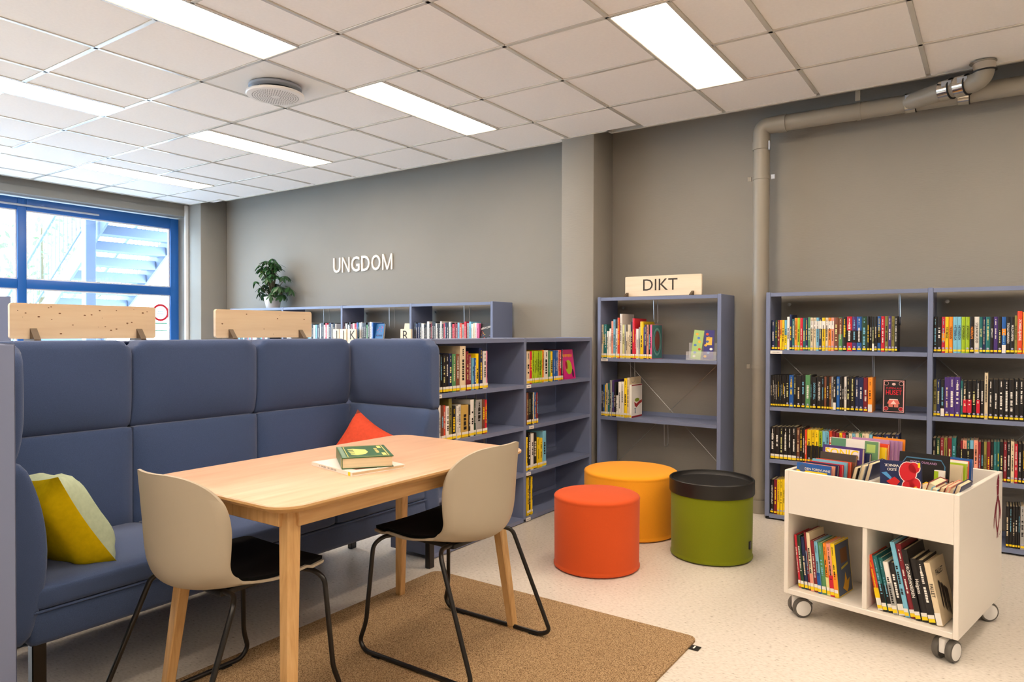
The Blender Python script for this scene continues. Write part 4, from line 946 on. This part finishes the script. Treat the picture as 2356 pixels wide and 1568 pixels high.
# alphabet blocks at the front of the wall bookcase
for c, x0, x1 in (('I', -5.385, -5.300), ('J', -5.292, -5.196), ('K', -5.180, -5.062), ('R', -4.478, -4.347)):
    e = empty('letter_block', ((x0+x1)/2, 4.705, 1.1085)); tag(e, 'small birch index block with dark letter %s in the wall bookcase' % c, 'letter block', 'alphabet blocks')
    MB().rbox(-(x1-x0)/2, (x1-x0)/2, -.012, .012, 0, .137, .003, 1).build('block', BIRCH, e)
    text('letter', c, .125, LETD, e, (.012 if c != 'R' else -.004, -.0128, .075), (PI/2, 0, 0), depth=.0005)

# ---------------------------------------------------------------- books of the far wall bookcase, too many and too small to single out
fb = []; 
def far_books():
    b = {}
    def add(x0, x1, cols, h0=.19, z=1.1085):
        xx = x0; i = 0
        while xx < x1-.006:
            wd = random.uniform(.014, .028); c = cols[i % len(cols)] if random.random() < .75 else random.choice('kkwwnrctb'); i += 1
            h = h0+random.uniform(-.012, .016); b.setdefault(c, MB()).box(xx, xx+wd-.001, 4.735+random.uniform(0, .006), 4.88, z, z+h); 
            tcx = 'k' if light(c) else 'w'; yy = 4.7344
            zt = z+h*.8
            while zt > z+h*.3:
                s_ = random.uniform(.003, .008); b.setdefault(tcx, MB()).box(xx+wd*.38, xx+wd*.6, yy-.0002, yy+.0002, zt-s_, zt); zt -= s_+.004
            xx += wd
    add(-6.17, -5.40, 'kwskkwcnkwkkwcw'); add(-5.29, -4.865, 'rkwkwkdwrrwgwskkgkwwymc'); add(-4.345, -3.90, 'knkkwkskkdkknkkb'); add(-3.90, -3.74, 'rddsOs'); add(-3.74, -3.62, 'scwewmcw')
    add(-6.17, -5.42, 'kwnrkcwgkky', z=.7385); add(-5.28, -4.60, 'kwrnkkcwgyk', z=.7385); add(-4.36, -3.60, 'nkkwrkcwgky', z=.7385); add(-7.08, -6.45, 'kwncrkwwkk', z=1.1085)
    root = empty('far_wall_books', (0, 0, 0)); tag(root, 'rows of small spines in the wall bookcase below the word', 'books'); root['kind'] = 'stuff'
    for c, m in b.items():
        o = m.build('spines', COVER, root, color=col(c)); o['kind'] = 'stuff'
far_books()
def faceout(name, lab, x0, x1, h, c, y, z, lean=.16, th=.02, group=None):
    wd = x1-x0; m = MB().box(-wd/2, wd/2, 0, .002, 0, h).box(-wd/2, wd/2, th-.002, th, 0, h).box(-wd/2, -wd/2+.003, .002, th-.002, 0, h)
    o = m.build('book', COVER, None, color=col(c)); o.location = ((x0+x1)/2, y, z+.0006); o.rotation_euler = (-lean, 0, 0); tag(o, lab, 'book', group)
    MB().box(-wd/2+.003, wd/2-.003, .002, th-.002, .003, h-.003).build('pages', PAPER, o); return o, wd, h
# face-out books in the wall bookcase
o, wd, h = faceout('book', 'blue book facing out in the wall bookcase right of block K', -4.862, -4.752, .190, (24, 92, 150), 4.74, 1.1085)
for k in range(9): blob(o, ell(random.uniform(-.04, .04), random.uniform(.06, .18), .004, .004, 8), (214, 60, 96), -.0006)
text('cover_title', 'KENNE', .024, PRINT, o, (0, -.001, .075), (PI/2, 0, 0), color=rgb(20, 44, 84), bold=True); 
o, wd, h = faceout('book', 'cream book facing out right behind index block R', -4.50, -4.38, .192, 'e', 4.745, 1.1085); text('cover_title', 'DIN', .02, PRINT, o, (-.025, -.001, .13), (PI/2, 0, 0), color=col('d'))
o, wd, h = faceout('book', 'grey photo cover book facing out in the wall bookcase', -3.735, -3.615, .192, (170, 160, 150), 4.742, 1.1085)
blob(o, ell(-.015, .09, .025, .06), (44, 40, 38), -.0006); blob(o, ell(-.018, .145, .014, .016), (70, 62, 56), -.0009)
o, wd, h = faceout('book', 'black book titled SKYLDIG facing out at the wall bookcase end', -3.61, -3.485, .192, 'k', 4.738, 1.1085)
text('cover_title', '#SKYLDIG', .024, PRINT, o, (.0, -.001, .15), Euler((PI/2, math.radians(-12), 0)), color=col('w'), bold=True)
for k in range(14): blob(o, ell(random.uniform(-.05, .05), random.uniform(.01, .12), .005, .004, 7), random.choice(((230, 190, 60), (200, 60, 60), (120, 80, 130))), -.0006)
# face-out book HUSET
o, wd, h = faceout('book', 'black book with pink frame and red title HUSET facing out', -.561, -.440, .202, (20, 16, 18), 4.775, .7385, lean=.10)
fr = MB()
for x0, x1, z0, z1 in ((-wd/2+.005, wd/2-.005, h-.009, h-.005), (-wd/2+.005, wd/2-.005, .006, .010), (-wd/2+.005, -wd/2+.010, .010, h-.009), (wd/2-.010, wd/2-.005, .010, h-.009)): fr.quad((x0, 0, z0), (x1, 0, z0), (x1, 0, z1), (x0, 0, z1))
fr.build('cover_frame', PRINT, o, loc=(0, -.0007, 0), color=rgb(226, 160, 160))
text('cover_title', 'PUPPENLAUE', .0165, PRINT, o, (0, -.001, h*.735), (PI/2, 0, 0), color=rgb(190, 28, 48), bold=True, scale=(.85, 1, 1))
text('cover_title', 'HUSET', .040, PRINT, o, (0, -.001, h*.605), (PI/2, 0, 0), color=rgb(216, 30, 52), bold=True, scale=(.72, 1, 1))
for sx in (-1, 1):
    for zc, cc in ((h-.024, (20, 16, 18)), (.026, (170, 24, 36))): blob(o, ell(sx*(wd/2-.021), zc, .0125, .0125), (228, 170, 168), -.0008); blob(o, ell(sx*(wd/2-.021), zc, .0105, .0105), cc, -.0011)
blob(o, ell(0, h-.028, .010, .008), (238, 200, 196), -.0008)
blob(o, [(-.026, .036), (.026, .036), (.026, .056), (-.026, .056)], (214, 120, 104), -.0008); blob(o, [(-.034, .056), (.034, .056), (.024, .080), (-.024, .080)], (226, 112, 100), -.0009); blob(o, [(-.016, .054), (.016, .054), (0, .076)], (250, 214, 204), -.0012); blob(o, [(-.003, .036), (.003, .036), (.003, .05), (-.003, .05)], (50, 24, 24), -.0013); blob(o, [(-.024, .079), (.024, .079), (.022, .084), (-.022, .084)], (250, 226, 218), -.0012)
# pink book facing out in the low bookcase
pb = empty('book', (-2.515, 4.385, .8856), PI/2); tag(pb, 'bright pink picture book facing out on the low top shelf', 'book')
wd, h = .165, .212
m = MB().box(-wd/2, wd/2, 0, .002, 0, h).box(-wd/2, wd/2, .012, .014, 0, h).box(-wd/2, -wd/2+.003, .002, .012, 0, h).build('cover', COVER, pb, color=rgb(214, 34, 128)); m.rotation_euler = (-.14, 0, 0)
q = MB().box(-wd/2+.003, wd/2-.003, .002, .012, .003, h-.003).build('pages', PAPER, pb); q.rotation_euler = (-.14, 0, 0)
blob(m, ell(.0, .085, .045, .052), (170, 196, 40), -.0006); blob(m, ell(-.03, .1, .014, .03), (150, 24, 40), -.0009); blob(m, ell(.05, .04, .012, .03), (50, 30, 60), -.0009)
text('cover_title', 'ERNÆRT', .028, PRINT, m, (0, -.001, .165), (PI/2, 0, 0), color=rgb(246, 160, 60), bold=True) if False else None
bm_ = inst('cover_title', bars_mesh(.12, .022, 41), m, (0, -.001, .168), (0, PI/2, 0), rgb(246, 160, 60))
# cover pictures of the last books under DIKT
for o in [q for q in C.objects if q.name.startswith('book') and q.get('label', '').startswith('pink book, twenty-seventh')]:
    h = .249; x = .0072
    for k in range(6): blob_m = MB().prism(ell(.095, h*.5, .088-.012*k, .118-.016*k, 24), 0, .0001, M=Matrix(((0, 0, 1, 0), (1, 0, 0, 0), (0, 1, 0, 0), (0, 0, 0, 1)))).build('cover_rings', PRINT, o, loc=(x+.0002*k, 0, 0), color=rgb(*((66, 128, 124) if k % 2 == 0 else (128, 178, 168))))
    MB().quad((0, .005, .003), (0, .19, .003), (0, .19, h-.003), (0, .005, h-.003)).build('cover_ground', PRINT, o, loc=(x-.0001, 0, 0), color=rgb(74, 132, 128))
    MB().prism(ell(.095, h*.52, .045, .075), 0, .0001, M=Matrix(((0, 0, 1, 0), (1, 0, 0, 0), (0, 1, 0, 0), (0, 0, 0, 1)))).build('cover_portrait', PRINT, o, loc=(x+.0014, 0, 0), color=rgb(132, 72, 62))
for o in [q for q in C.objects if q.name.startswith('book') and q.get('label', '').startswith('cream book, thirteenth from left, lower shelf under')]: pass
pc = book(.016, .245, .19, 'w', 'white picture book with red ribbon drawing, last on lower DIKT shelf', (-2.206, 4.736, .5905), 0, title=False, sticker='wy', group='books on the lower shelf under the DIKT sign'); x = .0083; h = .245
MB().quad((0, .005, 0), (0, .188, 0), (0, .188, .012), (0, .005, .012)).quad((0, .005, h-.01), (0, .188, h-.01), (0, .188, h-.002), (0, .005, h-.002)).build('cover_edge', PRINT, pc, loc=(x, 0, 0), color=rgb(160, 34, 40))
XM = Matrix(((0, 0, 1, 0), (1, 0, 0, 0), (0, 1, 0, 0), (0, 0, 0, 1)))
MB().prism([(.05, .115), (.09, .10), (.14, .118), (.186, .125), (.186, .105), (.14, .095), (.09, .072), (.06, .085)], 0, .0002, M=XM).build('cover_print', PRINT, pc, loc=(x, 0, 0), color=rgb(170, 44, 46))
MB().prism(ell(.10, .128, .04, .014), 0, .0002, M=XM).build('cover_print', PRINT, pc, loc=(x, 0, 0), color=rgb(140, 160, 40))
MB().prism([(.06, .03), (.075, .03), (.072, .06), (.085, .066), (.05, .066), (.063, .06)], 0, .0002, M=XM).build('cover_print', PRINT, pc, loc=(x, 0, 0), color=rgb(52, 96, 122))
# bookmarks in an acrylic stand
bs = empty('bookmark_stand', (-1.69, 4.80, 1.0285)); tag(bs, 'clear acrylic stand with two illustrated bookmarks under DIKT', 'bookmark stand')
MB().box(-.105, .11, -.03, .03, 0, .004).box(-.105, .11, -.032, -.029, 0, .06).box(-.105, .11, .027, .03, 0, .12).build('stand', ACRYL, bs)
for x0, c, tl_, nm in ((-.045, (172, 200, 122), .10, 'green'), (.045, (70, 66, 128), .02, 'violet')):
    b = MB().box(-.036, .036, -.0006, .0006, 0, .205).build('bookmark', PRINT, bs, color=rgb(*c)); b.location = (x0, -.012, .006); b.rotation_euler = (-.12, tl_, 0); b['label'] = nm+' illustrated bookmark'
    for k in range(7): MB().prism(ell(random.uniform(-.022, .022), .02+.026*k, .011, .009, 9), 0, .0001, M=Matrix(((1, 0, 0, 0), (0, 0, 1, -.0009), (0, 1, 0, 0), (0, 0, 0, 1)))).build('print', PRINT, b, color=rgb(*random.choice(((240, 240, 230), (214, 84, 60), (240, 180, 70), (90, 130, 190)))))
    if nm == 'violet': MB().quad((-.02, -.0009, .10), (.022, -.0009, .10), (.022, -.0009, .155), (-.02, -.0009, .155)).build('print', PRINT, b, color=rgb(242, 196, 84))

# ---------------------------------------------------------------- books on the table
def flat_book(loc, rz, L, W, th, c, lab, rx=0.):
    """lying flat: spine along local x at y=-W/2"""
    o = MB().box(-L/2, L/2, -W/2, W/2, th-.0025, th).box(-L/2, L/2, -W/2, W/2, 0, .0025).box(-L/2, L/2, -W/2, -W/2+.0025, .0025, th-.0025).build('book', COVER, None, color=col(c)); o.location = loc; o.rotation_euler = (rx, 0, rz); tag(o, lab, 'book', 'books lying on the table')
    MB().box(-L/2+.003, L/2-.003, -W/2+.0025, W/2-.004, .0025, th-.0025).build('pages', PAPER, o); return o
w1 = flat_book((-1.862, 1.737, .7403), math.radians(-11), .268, .215, .013, 'w', 'thin white picture book lying under the green one on the table')
MB().prism([(-.02, -.06), (.03, -.085), (.10, -.07), (.12, .0), (.02, .03), (-.04, -.01)], .0131, .0133).build('cover_picture', PRINT, w1, color=rgb(116, 58, 44))
inst('spine_print', bars_mesh(.11, .006, 77), w1, (-.02, -.108, .0065), (0, PI/2, 0), col('s')); q = inst('shelf_mark', SQ[0][0], w1, (.118, -.108, .0065)); q.scale = (.014, 1, .012)
g1 = flat_book((-1.862, 1.765, .7540), math.radians(-37), .245, .175, .038, (46, 96, 58), 'thick green hardback with gold picture lying on top on the table')
blob_ = MB().prism([(-.06, -.035), (-.045, -.055), (.06, -.05), (.08, -.03), (.06, .0), (.02, .012), (-.03, .008)], .0381, .0384).build('gold_picture', PRINT, g1, color=rgb(228, 210, 120))
for a, b in ((-.035, -.02), (.0, .012), (.03, .042)): MB().box(a, b, -.055, -.035, .0385, .0387).build('gold_picture_gap', PRINT, g1, color=rgb(46, 96, 58))
for q in ((-.11, .11, .072, .076), (-.11, .11, -.066, -.063), (-.113, -.11, -.066, .076), (.11, .113, -.066, .076)): MB().box(*q, .0381, .0383).build('gold_line', PRINT, g1, color=rgb(196, 186, 110))
MB().box(-.12, .12, -.084, -.070, .0381, .0383).build('joint_strip', PRINT, g1, color=rgb(120, 146, 124))
gt = inst('cover_title', bars_mesh(.10, .012, 88), g1, (0, .045, .0384), (PI/2, 0, PI/2), rgb(214, 200, 126)); gt.rotation_euler = Euler((-PI/2, 0, PI/2))
for q in ((-.1, -.05, .055, .068), (.05, .1, .055, .068)): MB().box(*q, .0381, .0383).build('gold_ornament', PRINT, g1, color=rgb(228, 210, 120))
q = inst('shelf_mark', SQ[0][0], g1, (.113, -.0882, .019)); q.scale = (.012, 1, .032)
q = inst('shelf_mark', SQ[1][0], g1, (.100, -.0882, .019)); q.scale = (.012, 1, .032)

# ---------------------------------------------------------------- cushions on the sofa
def pillow(lab, loc, M, size, th, mf, mb, grp):
    e = empty('throw_pillow', loc, rot=M.to_euler()); tag(e, lab, 'cushion', grp); n = 16; rr = random.Random(len(lab))
    for sg, m, nm in ((1, mf, 'front_cover'), (-1, mb, 'back_cover')):
        V = []; F = []
        for i in range(n+1):
            for j in range(n+1):
                u, v = -1+2*i/n, -1+2*j/n
                pin = 1-.10*(u*u+v*v-2*u*u*v*v)*.9+.03*u*u*v*v
                t = (max(0, (1-u**4)*(1-v**4)))**.55
                wr = .012*math.sin(9*u+4*v*v+rr.random()*.1)*(1-t)*t*3
                V.append((u*size/2*pin, v*size/2*pin, sg*(th/2*t+wr)))
        for i in range(n):
            for j in range(n): F.append((i*(n+1)+j, (i+1)*(n+1)+j, (i+1)*(n+1)+j+1, i*(n+1)+j+1))
        MB().add(V, F).build(nm, m, e, True, 80)
    return e
def basis(nrm, upv):
    z = Vector(nrm).normalized(); y = Vector(upv); y = (y-z*y.dot(z)).normalized(); x = y.cross(z); return Matrix(((x.x, y.x, z.x), (x.y, y.y, z.y), (x.z, y.z, z.z)))
pillow('mustard and sage green throw pillow at the left sofa end', (-2.61, 1.070, .582), basis((.14, -.84, -.48), (0, -.5, .85)), .37, .17, YLCUSH, GNCUSH, 'throw pillows on the sofa')
pillow('orange-red throw pillow in the far sofa corner behind the table', (-2.69, 2.54, .580), basis((.28, -.86, .42), (.38, .1, .9)), .36, .14, ORCUSH, PKCUSH, 'throw pillows on the sofa')

# ---------------------------------------------------------------- pot plant on the wall bookcase
pp = empty('pot_plant', (-6.553, 4.86, 1.478)); tag(pp, 'bushy umbrella plant in a white pot on the wall bookcase', 'plant')
MB().lathe([(0, 0), (.068, 0), (.072, .004), (.094, .115), (.094, .122), (.088, .122), (.084, .105), (0, .105)], 36).build('pot', POTM, pp, True)
MB().lathe([(.085, .106), (0, .108)], 24).build('soil', SOIL, pp)
lv = MB(); P = [(0, 0), (.25, .14), (.55, .19), (.85, .11), (1, 0)]
V = [(t, s*w_, -.10*t*t+.03*abs(s)) for t, w_ in P for s in ((-1, 0, 1) if 0 < t < 1 else (0,))]
idx = [[0], [1, 2, 3], [4, 5, 6], [7, 8, 9], [10]]; F = [(0, 1, 2), (0, 2, 3)]
for a, b in ((1, 4), (4, 7)): F += [(a, b, b+1, a+1), (a+1, b+1, b+2, a+2)]
F += [(7, 10, 8), (8, 10, 9)]
lm1 = MB().add(V, F).mesh('leaf', LEAF, True); lm2 = MB().add(V, F).mesh('leaf', LEAFL, True)
rr = random.Random(11)
nst = 54
for k in range(nst):
    a = rr.uniform(0, 2*PI); f = (k+.5)/nst; el = math.radians(rr.uniform(-28, 85)); R_k = .15+.17*rr.random()
    tip = Vector((math.cos(a)*math.cos(el)*R_k*1.0, math.sin(a)*math.cos(el)*R_k*.6, .20+.10*f+math.sin(el)*R_k*.95))
    if k < 3: tip = Vector((-.16+.1*k, -.04, .44+.02*k))
    if tip.y > .13: tip.y = .13
    MB().tube([(rr.uniform(-.02, .02), rr.uniform(-.02, .02), .10), (tip.x*.35, tip.y*.35, tip.z*.6), tip], [.004, .003, .0018], 5).build('stem', STEM, pp)
    nl = rr.choice((6, 7, 8)); ax = (tip-Vector((0, 0, .12))).normalized()*.5+Vector((0, 0, .6)); ax.normalize()
    B_ = basis(ax, (0.3, .2, .9)) if abs(ax.z) < .97 else Matrix.Identity(3)
    for j in range(nl):
        R3 = B_ @ Matrix.Rotation(2*PI*j/nl+rr.uniform(-.2, .2), 3, 'Z') @ Matrix.Rotation(math.radians(rr.uniform(15, 50)), 3, 'Y')
        s_ = rr.uniform(.06, .1); o = inst('leaf', lm2 if (k == 0 and j < 4) else lm1, pp, tip, R3.to_euler()); o.scale = (s_, s_, s_)
